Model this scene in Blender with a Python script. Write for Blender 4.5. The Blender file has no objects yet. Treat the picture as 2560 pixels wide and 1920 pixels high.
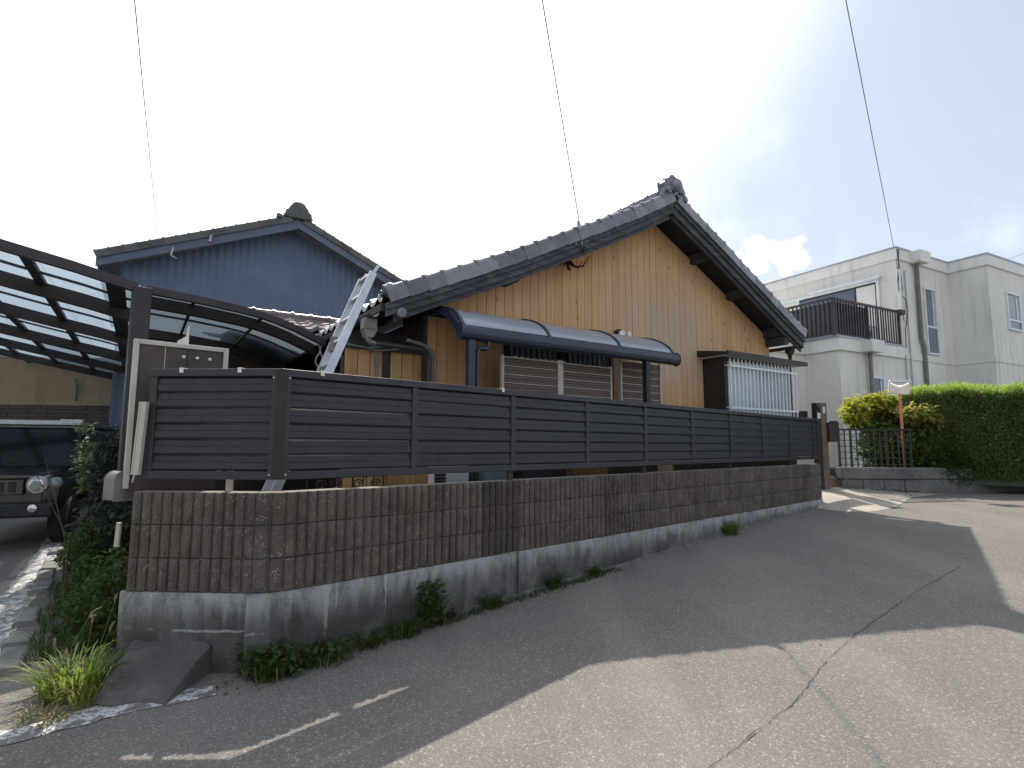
import bpy, math, random
from mathutils import Vector, Matrix, noise
random.seed(7)
sc = bpy.context.scene
COL = sc.collection
R = math.radians
def az2(a): return Vector((math.sin(R(a)), math.cos(R(a)), 0.0))

# ------------------------------------------------------------------ camera
EYE = Vector((0, 0, 1.35))
pitch, roll = math.atan(152 / 1400), 0.0043
cam = bpy.data.cameras.new('camera'); camo = bpy.data.objects.new('camera', cam); COL.objects.link(camo)
r0 = Vector((1, 0, 0)); u0 = Vector((0, -math.sin(pitch), math.cos(pitch))); fw = Vector((0, math.cos(pitch), math.sin(pitch)))
rr = math.cos(roll) * r0 + math.sin(roll) * u0; uu = -math.sin(roll) * r0 + math.cos(roll) * u0
camo.matrix_world = Matrix(((rr.x, uu.x, -fw.x, EYE.x), (rr.y, uu.y, -fw.y, EYE.y), (rr.z, uu.z, -fw.z, EYE.z), (0, 0, 0, 1)))
cam.sensor_width = 36; cam.lens = 36 * 1400 / 2560; cam.clip_start = .05; cam.clip_end = 2000
sc.camera = camo

# ------------------------------------------------------------------ sky, sun, exposure
SUN_AZ, SUN_EL = -14.0, 50.0
w = bpy.data.worlds.new('World'); sc.world = w; w.use_nodes = True
nt = w.node_tree; N = nt.nodes; Lk = nt.links
for n_ in list(N): N.remove(n_)
out = N.new('ShaderNodeOutputWorld'); bg = N.new('ShaderNodeBackground'); bg.inputs[1].default_value = 0.10
sky = N.new('ShaderNodeTexSky'); sky.sky_type = 'NISHITA'; sky.sun_disc = False
sky.sun_elevation = R(SUN_EL); sky.sun_rotation = R(SUN_AZ); sky.air_density = 1.0; sky.dust_density = 2.6; sky.ozone_density = 1.4
geo = N.new('ShaderNodeTexCoord')
def wmath(op, a, b=None, c=None):
    m = N.new('ShaderNodeMath'); m.operation = op
    for i, v in enumerate((a, b, c)):
        if v is None: continue
        if isinstance(v, (int, float)): m.inputs[i].default_value = v
        else: Lk.new(v, m.inputs[i])
    return m.outputs[0]
def wvec(op, a, b=None):
    m = N.new('ShaderNodeVectorMath'); m.operation = op
    for i, v in enumerate((a, b)):
        if v is None: continue
        if isinstance(v, tuple): m.inputs[i].default_value = v
        else: Lk.new(v, m.inputs[i])
    return m
def wnoise(vec, scale, det=8, rough=.6):
    n = N.new('ShaderNodeTexNoise'); n.inputs['Scale'].default_value = scale; n.inputs['Detail'].default_value = det
    n.inputs['Roughness'].default_value = rough; Lk.new(vec, n.inputs['Vector']); return n
def wmap(v, a, b, c=0., d=1.):
    m = N.new('ShaderNodeMapRange'); m.interpolation_type = 'SMOOTHSTEP'; Lk.new(v, m.inputs[0])
    for i, x in enumerate((a, b, c, d)): m.inputs[i + 1].default_value = x
    return m.outputs[0]
def wmix(f, a, b):
    m = N.new('ShaderNodeMix'); m.data_type = 'RGBA'
    for s_, v in ((m.inputs[0], f), (m.inputs[6], a), (m.inputs[7], b)):
        if isinstance(v, (tuple, float, int)): s_.default_value = v
        else: Lk.new(v, s_)
    return m.outputs[2]
D = geo.outputs['Generated']
def wsep(v):
    s = N.new('ShaderNodeSeparateXYZ'); Lk.new(v, s.inputs[0]); return s
up = wmath('MAXIMUM', wsep(D).outputs[2], 0.0)
n1 = wnoise(D, 2.6, 9, .62); n2 = wnoise(D, 9.0, 6, .6)
warp = wvec('SCALE', wvec('SUBTRACT', n2.outputs['Color'], (.5, .5, .5)).outputs[0]); warp.inputs['Scale'].default_value = .10
n3 = wnoise(D, 24.0, 5, .6)
warp2 = wvec('SCALE', wvec('SUBTRACT', n3.outputs['Color'], (.5, .5, .5)).outputs[0]); warp2.inputs['Scale'].default_value = .07
Dw = wvec('ADD', wvec('ADD', D, warp.outputs[0]).outputs[0], warp2.outputs[0]).outputs[0]
def lump(az, el, rad, soft=.55):
    """one cumulus: a ball of sky directions with a ragged edge"""
    d = (math.sin(R(az)) * math.cos(R(el)), math.cos(R(az)) * math.cos(R(el)), math.sin(R(el)))
    dist = wvec('DISTANCE', Dw, d).outputs['Value']
    return wmap(dist, R(rad), R(rad) * (1 - soft), 0, 1)
cl = None
for az, el, rad in ((11.5, 32.0, 4.0), (15.0, 34.5, 3.2), (15.6, 31.2, 3.0), (9.0, 30.0, 3.4), (16.0, 36.5, 2.2), (5.0, 35, 6), (15, 47, 5.5), (7, 46, 6.5), (10, 52, 5), (-2, 41, 7),
                    (24.6, 18.2, 2.2), (26.6, 17.0, 2.0), (23.0, 17.0, 2.0),
                    (-40, 24, 17), (-20, 28, 15), (-28, 14, 12), (-52, 12, 12), (-8, 22, 9), (-62, 24, 12), (-75, 30, 10), (60, 22, 5), (74, 27, 8), (95, 20, 6), (130, 34, 9), (160, 28, 11), (190, 40, 9), (225, 25, 10), (250, 35, 8)):
    l_ = lump(az, el, rad)
    cl = l_ if cl is None else wmath('MAXIMUM', cl, l_)
veil = wmap(n1.outputs['Fac'], .45, .75, 0, .45)
cl2 = wmath('MAXIMUM', cl, veil)
skyc = sky.outputs['Color']
cloudc = (10.5, 10.6, 10.9, 1)
haze = wmix(wmath('ADD', wmath('MULTIPLY', wmath('POWER', wmath('SUBTRACT', 1.0, up), 5.0), .28), .52), skyc, (4.1, 4.45, 5.05, 1))
sdir = (math.sin(R(SUN_AZ)) * math.cos(R(SUN_EL)), math.cos(R(SUN_AZ)) * math.cos(R(SUN_EL)), math.sin(R(SUN_EL)))
aur = wmap(wvec('DISTANCE', D, sdir).outputs['Value'], 0.70, .24, 0, .92)        # bright hazy aureole round the sun
haze = wmix(aur, haze, (11.5, 11.6, 11.6, 1))
fin = wmix(wmath('MULTIPLY', cl2, .9), haze, cloudc)
Lk.new(fin, bg.inputs[0]); Lk.new(bg.outputs[0], out.inputs[0])

sd = az2(SUN_AZ) * math.cos(R(SUN_EL)) + Vector((0, 0, math.sin(R(SUN_EL))))
sl = bpy.data.lights.new('sun', 'SUN'); sl.energy = 3.05; sl.angle = R(.53); sl.color = (1.0, .925, .83)
slo = bpy.data.objects.new('sun', sl); COL.objects.link(slo); slo.rotation_euler = sd.to_track_quat('Z', 'Y').to_euler()
sc.view_settings.view_transform = 'Standard'; sc.view_settings.look = 'None'
sc.view_settings.exposure = 0.88; sc.view_settings.gamma = 1.0; sc.view_settings.use_curve_mapping = False

# ------------------------------------------------------------------ mesh helpers
class MB:
    def __init__(s): s.v = []; s.f = []; s.sm = False
    def quad(s, *p):
        i = len(s.v); s.v += [tuple(q) for q in p]; s.f.append(tuple(range(i, i + len(p)))); return s
    def box(s, x0, x1, y0, y1, z0, z1):
        i = len(s.v)
        s.v += [(x0, y0, z0), (x1, y0, z0), (x1, y1, z0), (x0, y1, z0), (x0, y0, z1), (x1, y0, z1), (x1, y1, z1), (x0, y1, z1)]
        for a in ((0, 3, 2, 1), (4, 5, 6, 7), (0, 1, 5, 4), (1, 2, 6, 5), (2, 3, 7, 6), (3, 0, 4, 7)): s.f.append(tuple(i + k for k in a))
        return s
    def prism(s, poly, a0, a1, axis='y'):
        """poly: 2-D outline; extruded along axis. axis y: (x,z); axis x: (y,z); axis z: (x,y)"""
        def P(p, a): return (p[0], a, p[1]) if axis == 'y' else ((a, p[0], p[1]) if axis == 'x' else (p[0], p[1], a))
        i = len(s.v); n = len(poly)
        s.v += [P(p, a0) for p in poly] + [P(p, a1) for p in poly]
        s.f.append(tuple(i + k for k in range(n))); s.f.append(tuple(i + n + k for k in reversed(range(n))))
        for k in range(n): s.f.append((i + k, i + (k + 1) % n, i + n + (k + 1) % n, i + n + k))
        return s
    def beam(s, p, q, wd, ht, up=(0, 0, 1)):
        p = Vector(p); q = Vector(q); d = (q - p).normalized(); U = Vector(up)
        sx = d.cross(U)
        if sx.length < 1e-4: sx = d.cross(Vector((0, 1, 0)))
        sx.normalize(); uz = sx.cross(d).normalized(); i = len(s.v)
        for c in (p, q):
            for a, b in ((-1, -1), (1, -1), (1, 1), (-1, 1)): s.v.append(tuple(c + sx * a * wd / 2 + uz * b * ht / 2))
        for a in ((0, 1, 2, 3), (7, 6, 5, 4), (0, 4, 5, 1), (1, 5, 6, 2), (2, 6, 7, 3), (3, 7, 4, 0)): s.f.append(tuple(i + k for k in a))
        return s
    def tube(s, pts, r, n=8, caps=True):
        pts = [Vector(p) for p in pts]; rs = r if isinstance(r, (list, tuple)) else [r] * len(pts); i0 = len(s.v); ref = None
        for k, p in enumerate(pts):
            d = (pts[min(k + 1, len(pts) - 1)] - pts[max(k - 1, 0)]).normalized()
            if ref is None: ref = d.orthogonal().normalized()
            ref = (ref - d * ref.dot(d)).normalized(); b = d.cross(ref)
            for j in range(n):
                a = 2 * math.pi * j / n; s.v.append(tuple(p + (ref * math.cos(a) + b * math.sin(a)) * rs[k]))
        for k in range(len(pts) - 1):
            for j in range(n):
                a = i0 + k * n + j; b_ = i0 + k * n + (j + 1) % n; s.f.append((a, b_, b_ + n, a + n))
        if caps: s.f.append(tuple(i0 + j for j in reversed(range(n)))); s.f.append(tuple(i0 + (len(pts) - 1) * n + j for j in range(n)))
        s.sm = True; return s
    def lathe(s, prof, c, axis=(0, 0, 1), n=20):
        """prof: (radius, height along axis)"""
        ax = Vector(axis).normalized(); a1 = ax.orthogonal().normalized(); a2 = ax.cross(a1); c = Vector(c); i0 = len(s.v)
        for r_, h in prof:
            for j in range(n):
                a = 2 * math.pi * j / n; s.v.append(tuple(c + ax * h + (a1 * math.cos(a) + a2 * math.sin(a)) * r_))
        for k in range(len(prof) - 1):
            for j in range(n):
                a = i0 + k * n + j; b = i0 + k * n + (j + 1) % n; s.f.append((a, b, b + n, a + n))
        s.f.append(tuple(i0 + j for j in reversed(range(n)))); s.f.append(tuple(i0 + (len(prof) - 1) * n + j for j in range(n)))
        s.sm = True; return s
    def grid(s, fn, nu, nv):
        i0 = len(s.v)
        for a in range(nu + 1):
            for b in range(nv + 1): s.v.append(tuple(fn(a / nu, b / nv)))
        for a in range(nu):
            for b in range(nv):
                k = i0 + a * (nv + 1) + b; s.f.append((k, k + 1, k + nv + 2, k + nv + 1))
        return s
    def mesh(s, name, mat, smooth=None):
        me = bpy.data.meshes.new(name); me.from_pydata(s.v, [], s.f); me.materials.append(mat)
        if s.sm if smooth is None else smooth:
            me.polygons.foreach_set('use_smooth', [True] * len(me.polygons))
            try: me.set_sharp_from_angle(angle=R(42))
            except Exception: pass
        me.update(); return me
def obj(name, mb, mat=None, parent=None, loc=(0, 0, 0), rot=None, smooth=None, bevel=0):
    me = mb.mesh(name, mat, smooth) if isinstance(mb, MB) else mb
    o = bpy.data.objects.new(name, me); COL.objects.link(o); o.location = loc
    if rot is not None: o.rotation_euler = rot
    if parent is not None: o.parent = parent
    if bevel:
        b = o.modifiers.new('bevel', 'BEVEL'); b.width = bevel; b.segments = 2; b.limit_method = 'ANGLE'
    return o
def tag(o, label=None, cat=None, group=None, kind=None):
    for k, v in (('label', label), ('category', cat), ('group', group), ('kind', kind)):
        if v: o[k] = v
    return o
def thing(name, label, cat, loc=(0, 0, 0), az=90., group=None):
    """an Empty at the thing's base; its local x axis points along compass angle az (0 = +Y, 90 = +X), local y is to the left of that"""
    o = bpy.data.objects.new(name, None); COL.objects.link(o); o.location = loc; o.rotation_euler = (0, 0, R(90 - az))
    return tag(o, label, cat, group)
def copytree(o, parent=None):
    c = o.copy(); COL.objects.link(c)
    if parent is not None: c.parent = parent
    for ch in list(o.children): copytree(ch, c)
    return c

# ------------------------------------------------------------------ materials
MATS = {}
def hexl(r, g, b): return tuple(((x / 255 + .055) / 1.055) ** 2.4 if x > 10 else x / 255 / 12.92 for x in (r, g, b)) + (1,)
class NG:
    def __init__(s, name):
        m = bpy.data.materials.new(name); m.use_nodes = True; s.m = m; s.t = m.node_tree; s.n = s.t.nodes; s.l = s.t.links
        s.b = s.n['Principled BSDF']; s.out = s.n['Material Output']; MATS[name] = m
        s.tc = s.n.new('ShaderNodeTexCoord'); s.gp = s.n.new('ShaderNodeNewGeometry')
        s.O = s.tc.outputs['Object']; s.P = s.gp.outputs['Position']
    def put(s, sock, v):
        if v is None: return
        if hasattr(v, 'is_output') or hasattr(v, 'links'): s.l.new(v, sock)
        else: sock.default_value = v
    def mapv(s, vec, sc_=(1, 1, 1), loc=(0, 0, 0), rot=(0, 0, 0)):
        m = s.n.new('ShaderNodeMapping'); s.l.new(vec, m.inputs[0]); m.inputs['Scale'].default_value = sc_; m.inputs['Location'].default_value = loc
        m.inputs['Rotation'].default_value = rot; return m.outputs[0]
    def noise(s, vec, scale, det=5, rough=.55, out_='Fac'):
        n = s.n.new('ShaderNodeTexNoise'); n.inputs['Scale'].default_value = scale; n.inputs['Detail'].default_value = det; n.inputs['Roughness'].default_value = rough
        s.l.new(vec, n.inputs['Vector']); return n.outputs[out_]
    def voro(s, vec, scale, feat='F1', out_='Distance', rnd=1.):
        n = s.n.new('ShaderNodeTexVoronoi'); n.feature = feat; n.inputs['Scale'].default_value = scale; n.inputs['Randomness'].default_value = rnd
        s.l.new(vec, n.inputs['Vector']); return n.outputs[out_]
    def mr(s, v, a, b, c=0., d=1., smooth=True):
        m = s.n.new('ShaderNodeMapRange'); m.interpolation_type = 'SMOOTHSTEP' if smooth else 'LINEAR'; s.l.new(v, m.inputs[0])
        for i, x in enumerate((a, b, c, d)): m.inputs[i + 1].default_value = x
        return m.outputs[0]
    def math(s, op, a, b=None):
        m = s.n.new('ShaderNodeMath'); m.operation = op; m.use_clamp = False; s.put(m.inputs[0], a); s.put(m.inputs[1], b); return m.outputs[0]
    def mix(s, f, a, b, mode='MIX'):
        m = s.n.new('ShaderNodeMix'); m.data_type = 'RGBA'; m.blend_type = mode; s.put(m.inputs[0], f); s.put(m.inputs[6], a); s.put(m.inputs[7], b); return m.outputs[2]
    def xyz(s, vec):
        x = s.n.new('ShaderNodeSeparateXYZ'); s.l.new(vec, x.inputs[0]); return x.outputs
    def rand(s): return s.n.new('ShaderNodeObjectInfo').outputs['Random']
    def bump(s, h, dist=.01, strength=1.):
        b = s.n.new('ShaderNodeBump'); b.inputs['Distance'].default_value = dist; b.inputs['Strength'].default_value = strength; s.l.new(h, b.inputs['Height']); s.l.new(b.outputs[0], s.b.inputs['Normal']); return s
    def col(s, c): s.put(s.b.inputs['Base Color'], c); return s
    def rough(s, r): s.put(s.b.inputs['Roughness'], r); return s
    def set(s, **k):
        for a, v in k.items(): s.put(s.b.inputs[a.replace('_', ' ')], v)
        return s
def simple(name, c1, c2, scale=4., rough=.6, bump=0., bscale=60., metal=0., vec='P', stretch=(1, 1, 1), spec=.5, rv=.0, fine=None):
    g = NG(name); v = g.mapv(getattr(g, vec), stretch)
    n = g.noise(v, scale, 6, .6); c = g.mix(g.mr(n, .3, .7), c1 + (1,), c2 + (1,))
    if fine:
        f = g.noise(v, fine[0], 3, .7); c = g.mix(g.mr(f, .35, .65, -fine[1], fine[1]) if False else g.math('MULTIPLY', g.mr(f, .3, .7), fine[1]), c, tuple(x * .45 for x in c1) + (1,))
    if rv:
        r = g.rand(); c = g.mix(g.math('MULTIPLY', r, rv), c, tuple(x * .55 for x in c1) + (1,))
    g.col(c).rough(g.mr(g.noise(v, scale * 3, 4), .3, .7, rough - .08, rough + .08)).set(Metallic=metal, Specular_IOR_Level=spec)
    if bump: g.bump(g.noise(v, bscale, 4, .6), bump)
    return g.m

# --- ground
def asphalt(name, tint=1.0, coarse=1.0, k=1.):
    g = NG(name); P = g.P
    v = g.voro(P, 230 * coarse, out_='Color'); vx = g.xyz(v)[0]
    v2 = g.voro(P, 105 * coarse, out_='Color'); v2x = g.xyz(v2)[1]
    big = g.noise(P, .55, 5, .6); mid = g.noise(P, 3.1, 6, .65); tr = g.noise(g.mapv(P, (1.6, .22, 1), rot=(0, 0, R(-47))), 1.0, 4, .5)
    base = g.mix(g.mr(big, .3, .7), (.154 * tint, .141 * tint, .129 * tint, 1), (.196 * tint, .180 * tint, .163 * tint, 1))
    base = g.mix(g.mr(mid, .35, .75, 0, .35), base, (.115 * tint, .110 * tint, .107 * tint, 1))
    base = g.mix(g.mr(tr, .45, .72, 0, .45), base, (.245 * tint, .225 * tint, .20 * tint, 1)); base = g.mix(g.mr(tr, .46, .28, 0, .35), base, (.115 * tint, .108 * tint, .102 * tint, 1))
    c = g.mix(g.mr(vx, .72, .98, 0, .46 * k), base, (.40 * tint, .385 * tint, .355 * tint, 1))
    c = g.mix(g.mr(vx, .3, .0, 0, .42 * k), c, (.07, .068, .066, 1))
    c = g.mix(g.mr(v2x, .90, .98, 0, .45 * k), c, (.46, .42, .37, 1))
    # scuffs dragged along the street and down from the wall
    s1 = g.noise(g.mapv(P, (5.0, .35, 1), rot=(0, 0, R(-42))), 1.3, 5, .6)
    c = g.mix(g.mr(s1, .62, .76, 0, .30), c, (.30, .29, .275, 1))
    s2 = g.noise(g.mapv(P, (7, .5, 1), rot=(0, 0, R(38))), .9, 4, .6)
    c = g.mix(g.mr(s2, .64, .76, 0, .25), c, (.31, .30, .29, 1))
    # old cracks, dark and thin
    g.col(c).rough(.88).set(Specular_IOR_Level=.12)
    h = g.math('ADD', g.math('MULTIPLY', g.voro(P, 210 * coarse), -.5), g.math('MULTIPLY', g.noise(P, 130 * coarse, 4, .7), .6))
    g.bump(h, .0010 * k); return g.m
m_asph = asphalt('asphalt_old'); m_asph2 = asphalt('asphalt_patch', .98, .95, .9)
m_dark_seam = simple('seam_filler', (.045, .042, .040), (.10, .095, .088), 9, .9)
def worn_paint():
    g = NG('worn_road_paint'); P = g.P
    n = g.noise(P, 13, 9, .78); cr = g.noise(P, 70, 4, .7)
    f = g.math('MULTIPLY', g.mr(n, .44, .53), g.mr(cr, .36, .46))
    c = g.mix(f, (.17, .16, .15, 1), g.mix(g.noise(P, 40, 4), (.52, .53, .52, 1), (.70, .71, .69, 1)))
    g.col(c).rough(.8); g.bump(g.math('MULTIPLY', f, 1.), .003); return g.m
m_paint = worn_paint()
m_conc_light = simple('driveway_concrete', (.38, .335, .28), (.48, .43, .365), 1.6, .9, .003, 90, fine=(45, .25))
m_soil = simple('soil', (.055, .043, .032), (.10, .08, .06), 9, .95, .02, 30)
m_kerb = simple('kerb_concrete', (.30, .29, .27), (.17, .165, .155), 6, .9, .006, 60, fine=(60, .4))

def footing_mat():
    g = NG('stained_footing'); P = g.P; O = g.O
    z = g.xyz(O)[2]; x_ = g.xyz(O)[0]
    base = g.mix(g.mr(g.noise(P, 2.2, 7, .65), .3, .7), (.095, .093, .092, 1), (.20, .196, .192, 1))
    st = g.noise(g.mapv(O, (9, 9, .55)), 1.0, 6, .6)
    base = g.mix(g.mr(st, .48, .70, 0, .75), base, (.050, .047, .043, 1))
    # lime bloom from the joint under the blocks, running down
    run = g.noise(g.mapv(O, (7, 7, .25), loc=(3, 0, 1)), 1.6, 5, .65)
    reach = g.mr(run, .30, .80, .10, .75, False)
    top = g.math('SUBTRACT', .452, z)
    bloom = g.mr(g.math('DIVIDE', top, reach), 0.02, .55, 1, 0)
    base = g.mix(g.math('MULTIPLY', g.math('MULTIPLY', bloom, g.mr(g.noise(g.mapv(P, (1, 1, .5)), 6, 6, .75), .35, .58, .25, 1.)), .95), base, (.40, .41, .42, 1))
    hl_ = g.math('ABSOLUTE', g.math('SUBTRACT', g.math('ADD', z, g.math('MULTIPLY', g.noise(O, 7, 4), -.05)), .205))
    base = g.mix(g.math('MULTIPLY', g.math('MULTIPLY', g.mr(hl_, .010, .003), g.mr(x_, -.02, -.05)), g.mr(g.noise(O, 5, 3), .42, .52)), base, (.42, .43, .43, 1))
    base = g.mix(g.mr(g.noise(P, 110, 4, .75), .5, .7, 0, .45), base, (.04, .04, .04, 1))
    drip = g.noise(g.mapv(O, (17, 17, .18), loc=(9, 0, 2)), 1.2, 3, .5)
    base = g.mix(g.mr(drip, .70, .76, 0, .8), base, (.42, .43, .42, 1))
    x = g.xyz(O)[0]
    for t0, wd, ln in ((.355, .030, .36), (.425, .016, .17), (.60, .020, .08), (.78, .024, .13), (.785, .009, .30), (1.22, .012, .08), (1.52, .007, .22), (2.75, .010, .16), (3.9, .016, .2), (4.62, .02, .22), (5.05, .012, .16), (5.62, .02, .14), (6.4, .014, .12), (7.4, .02, .1)):
        wob = g.math('MULTIPLY', g.math('SUBTRACT', g.noise(g.mapv(O, (3, 3, 9)), 2.0, 3), .5), .03)
        dx_ = g.math('ABSOLUTE', g.math('ADD', g.math('SUBTRACT', x, t0), wob))
        wz = g.math('MULTIPLY', g.mr(z, .452 - ln, .452, .25, 1.0, False), wd)
        f_ = g.math('MULTIPLY', g.mr(g.math('DIVIDE', dx_, wz), 1.0, .55), g.mr(z, .452 - ln, .452 - ln + .03))
        base = g.mix(g.math('MULTIPLY', g.math('MULTIPLY', f_, .75), g.mr(g.noise(P, 60, 4), .3, .5, .3, 1.)), base, (.42, .44, .44, 1))
    damp = g.math('MULTIPLY', g.mr(g.noise(g.mapv(O, (2.2, 2.2, 1.4)), 1.6, 6, .65), .34, .60), g.mr(z, .40, .12))
    base = g.mix(g.math('MULTIPLY', damp, .8), base, (.038, .037, .036, 1))
    moss = g.mr(g.noise(P, 5, 5), .5, .72, 0, .6)
    low = g.mr(z, .30, -.02, 0, 1)
    base = g.mix(g.math('MULTIPLY', moss, low), base, (.045, .052, .025, 1))
    g.col(base).rough(.92); g.bump(g.math('ADD', g.noise(P, 30, 6, .7), g.math('MULTIPLY', g.noise(P, 130, 3), .5)), .012); return g.m
m_foot = footing_mat()
def block_mat(name='split_block', k=1.18, fleck=1.):
    g = NG(name); P = g.P
    c = g.mix(g.mr(g.noise(P, 6, 6, .65), .3, .7), (.098 * k, .080 * k, .070 * k, 1), (.158 * k, .134 * k, .118 * k, 1))
    c = g.mix(g.math('MULTIPLY', g.rand(), .30), c, (.12 * k, .112 * k, .105 * k, 1))
    c = g.mix(g.mr(g.noise(g.mapv(P, (3, 3, .4)), 1.3, 5), .50, .72, 0, .6), c, (.048, .042, .038, 1))
    c = g.mix(g.mr(g.noise(P, 90, 4, .7), .42, .60, 0, .45), c, (.055, .047, .042, 1))
    fl = g.voro(P, 70); fm = g.mr(g.noise(P, 17, 3, .6), .50, .66)
    c = g.mix(g.math('MULTIPLY', g.mr(fl, .30, .16, 0, .95 * fleck), fm), c, (.50, .48, .46, 1))
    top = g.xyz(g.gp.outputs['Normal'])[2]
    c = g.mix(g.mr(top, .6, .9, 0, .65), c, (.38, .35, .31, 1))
    g.col(c).rough(.9).set(Specular_IOR_Level=.25); g.bump(g.noise(P, 75, 6, .75), .010); return g.m
m_block = block_mat(); m_block_dark = block_mat('split_block_dark', .72, .8); m_block_green = block_mat('split_block_mossy', 1.1, 1.8)
m_mortar = simple('mortar', (.045, .04, .037), (.08, .072, .066), 12, .95)

# --- woods
def plank_mat(name, a, b, weather=True):
    g = NG(name); O = g.O
    gr = g.noise(g.mapv(O, (42, 42, 1.1)), 1.0, 6, .6)
    c = g.mix(g.mr(gr, .3, .7), a, b)
    fine = g.noise(g.mapv(O, (240, 240, 3)), 1.0, 3, .6)
    c = g.mix(g.mr(fine, .42, .68, 0, .5), c, tuple(x * .62 for x in a[:3]) + (1,))
    r = g.rand(); c = g.mix(g.math('MULTIPLY', r, .30), c, (a[0] * .66, a[1] * .60, a[2] * .52, 1))
    r2 = g.math('FRACT', g.math('MULTIPLY', r, 7.31)); c = g.mix(g.math('MULTIPLY', r2, .35), c, (b[0] * 1.15, b[1] * 1.2, b[2] * 1.25, 1))
    kn = g.voro(g.mapv(O, (6.2, 1, 3.4)), 1.0, rnd=1.)
    c = g.mix(g.mr(kn, .10, .05, 0, .85), c, (.09, .04, .018, 1))
    c = g.mix(g.mr(kn, .20, .09, 0, .4), c, (.24, .125, .05, 1))
    if weather:
        x, y, z = g.xyz(O)[0], g.xyz(O)[1], g.xyz(O)[2]
        cx = g.math('ABSOLUTE', g.math('SUBTRACT', x, 4.15)); hx = g.mr(cx, 1.75, .25)
        hz = g.math('MULTIPLY', g.mr(z, 1.9, 2.7), g.mr(z, 4.5, 3.2))
        stk = g.noise(g.mapv(O, (11, 11, .5), loc=(1, 0, 4)), 1.5, 6, .6)
        f = g.math('MULTIPLY', g.math('MULTIPLY', hx, hz), g.mr(stk, .25, .62))
        c = g.mix(g.math('MULTIPLY', f, .85), c, (.42, .35, .28, 1))
        sp = g.noise(g.mapv(O, (26, 26, .9), loc=(5, 0, 0)), 1.2, 4, .6)
        c = g.mix(g.math('MULTIPLY', g.math('MULTIPLY', hx, g.mr(z, 3.5, 2.7)), g.mr(sp, .60, .70, 0, .85)), c, (.58, .54, .48, 1))
        big = g.mr(g.noise(O, .8, 4), .4, .7, 0, .22); c = g.mix(big, c, (.40, .33, .25, 1))
    g.col(c).rough(.72).set(Specular_IOR_Level=.3); g.bump(gr, .002); return g.m
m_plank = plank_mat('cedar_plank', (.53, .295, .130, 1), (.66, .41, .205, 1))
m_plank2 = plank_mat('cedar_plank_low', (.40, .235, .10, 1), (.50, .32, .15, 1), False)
m_dwood = simple('old_dark_timber', (.030, .030, .034), (.075, .072, .074), 3, .8, .004, 14, stretch=(1, 1, 1), fine=(24, .6))
def board_mat():
    g = NG('weathered_bargeboard'); O = g.O
    v = g.mapv(O, (1.2, 1.2, 16), rot=(0, R(0), 0))
    n = g.noise(v, 2.2, 7, .7); c = g.mix(g.mr(n, .35, .65), (.028, .033, .043, 1), (.080, .088, .105, 1))
    c = g.mix(g.mr(g.noise(O, 5, 5), .55, .75, 0, .5), c, (.17, .18, .18, 1))
    g.col(c).rough(.8); g.bump(n, .006); return g.m
m_board = board_mat()
m_brown_wall = simple('brown_stained_board', (.042, .026, .022), (.070, .045, .036), 2, .7, .003, 20, stretch=(9, 9, .6), fine=(8, .4))
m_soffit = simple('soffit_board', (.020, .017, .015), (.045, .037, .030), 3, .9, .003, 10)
m_black = simple('black_painted_metal', (.010, .010, .011), (.018, .017, .018), 4, .5)
m_darkin = simple('dark_recess', (.010, .010, .012), (.022, .020, .020), 2, .9)
# --- tiles
def tile_mat(name, a, b, c3, rough=.32):
    g = NG(name); P = g.P
    c = g.mix(g.mr(g.noise(P, 5, 5, .6), .3, .7), a, b)
    c = g.mix(g.math('MULTIPLY', g.mr(g.rand(), .45, .8), .5), c, c3)
    c = g.mix(g.math('MULTIPLY', g.mr(g.rand(), .28, .1), .45), c, tuple(x * .45 for x in a[:3]) + (1,))
    c = g.mix(g.mr(g.noise(P, 30, 5, .7), .52, .72, 0, .45), c, (.20, .21, .19, 1))
    g.col(c).rough(g.mr(g.noise(P, 20, 4), .3, .7, rough - .08, rough + .16)).set(Specular_IOR_Level=.6); g.bump(g.noise(P, 45, 4), .002); return g.m
m_tile = tile_mat('smoked_roof_tile', (.115, .122, .145, 1), (.18, .19, .22, 1), (.27, .285, .31, 1))
m_tile_p = tile_mat('reddish_roof_tile', (.115, .078, .090, 1), (.17, .12, .130, 1), (.22, .17, .17, 1), .25)
m_tile_far = tile_mat('mossy_roof_tile', (.058, .062, .064, 1), (.095, .10, .095, 1), (.11, .115, .10, 1), .6)
# --- metals, plastics, plaster
m_fence = simple('charcoal_aluminium', (.0295, .0315, .039), (.036, .038, .046), 5, .42, .0006, 300, spec=.4, fine=(9, .25))
m_navy = simple('navy_aluminium', (.018, .026, .045), (.027, .037, .060), 3, .35, spec=.5)
m_alu = simple('bare_aluminium', (.48, .51, .55), (.62, .65, .69), 4, .42, .0008, 120, metal=.55, fine=(18, .25))
m_alu_w = simple('white_aluminium', (.62, .66, .70), (.74, .78, .80), 4, .4)
m_beige = simple('beige_trim', (.46, .44, .38), (.56, .54, .47), 5, .6, fine=(20, .2))
m_slatbrown = simple('brown_resin_slat', (.105, .072, .062), (.145, .103, .090), 6, .6, .001, 30, stretch=(1, 1, 9), rv=.3)
m_bronze = simple('dark_bronze_frame', (.022, .017, .019), (.034, .027, .029), 3, .45)
m_bronze_p = simple('brown_sheet_panel', (.050, .038, .036), (.068, .052, .048), 3, .55)
m_cap = simple('white_plastic', (.62, .61, .58), (.72, .71, .68), 8, .5)
m_greyplastic = simple('grey_plastic_pipe', (.16, .155, .15), (.24, .235, .225), 6, .6, fine=(14, .3))
m_pipe_d = simple('dark_downpipe', (.028, .029, .034), (.045, .046, .052), 5, .5)
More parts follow.
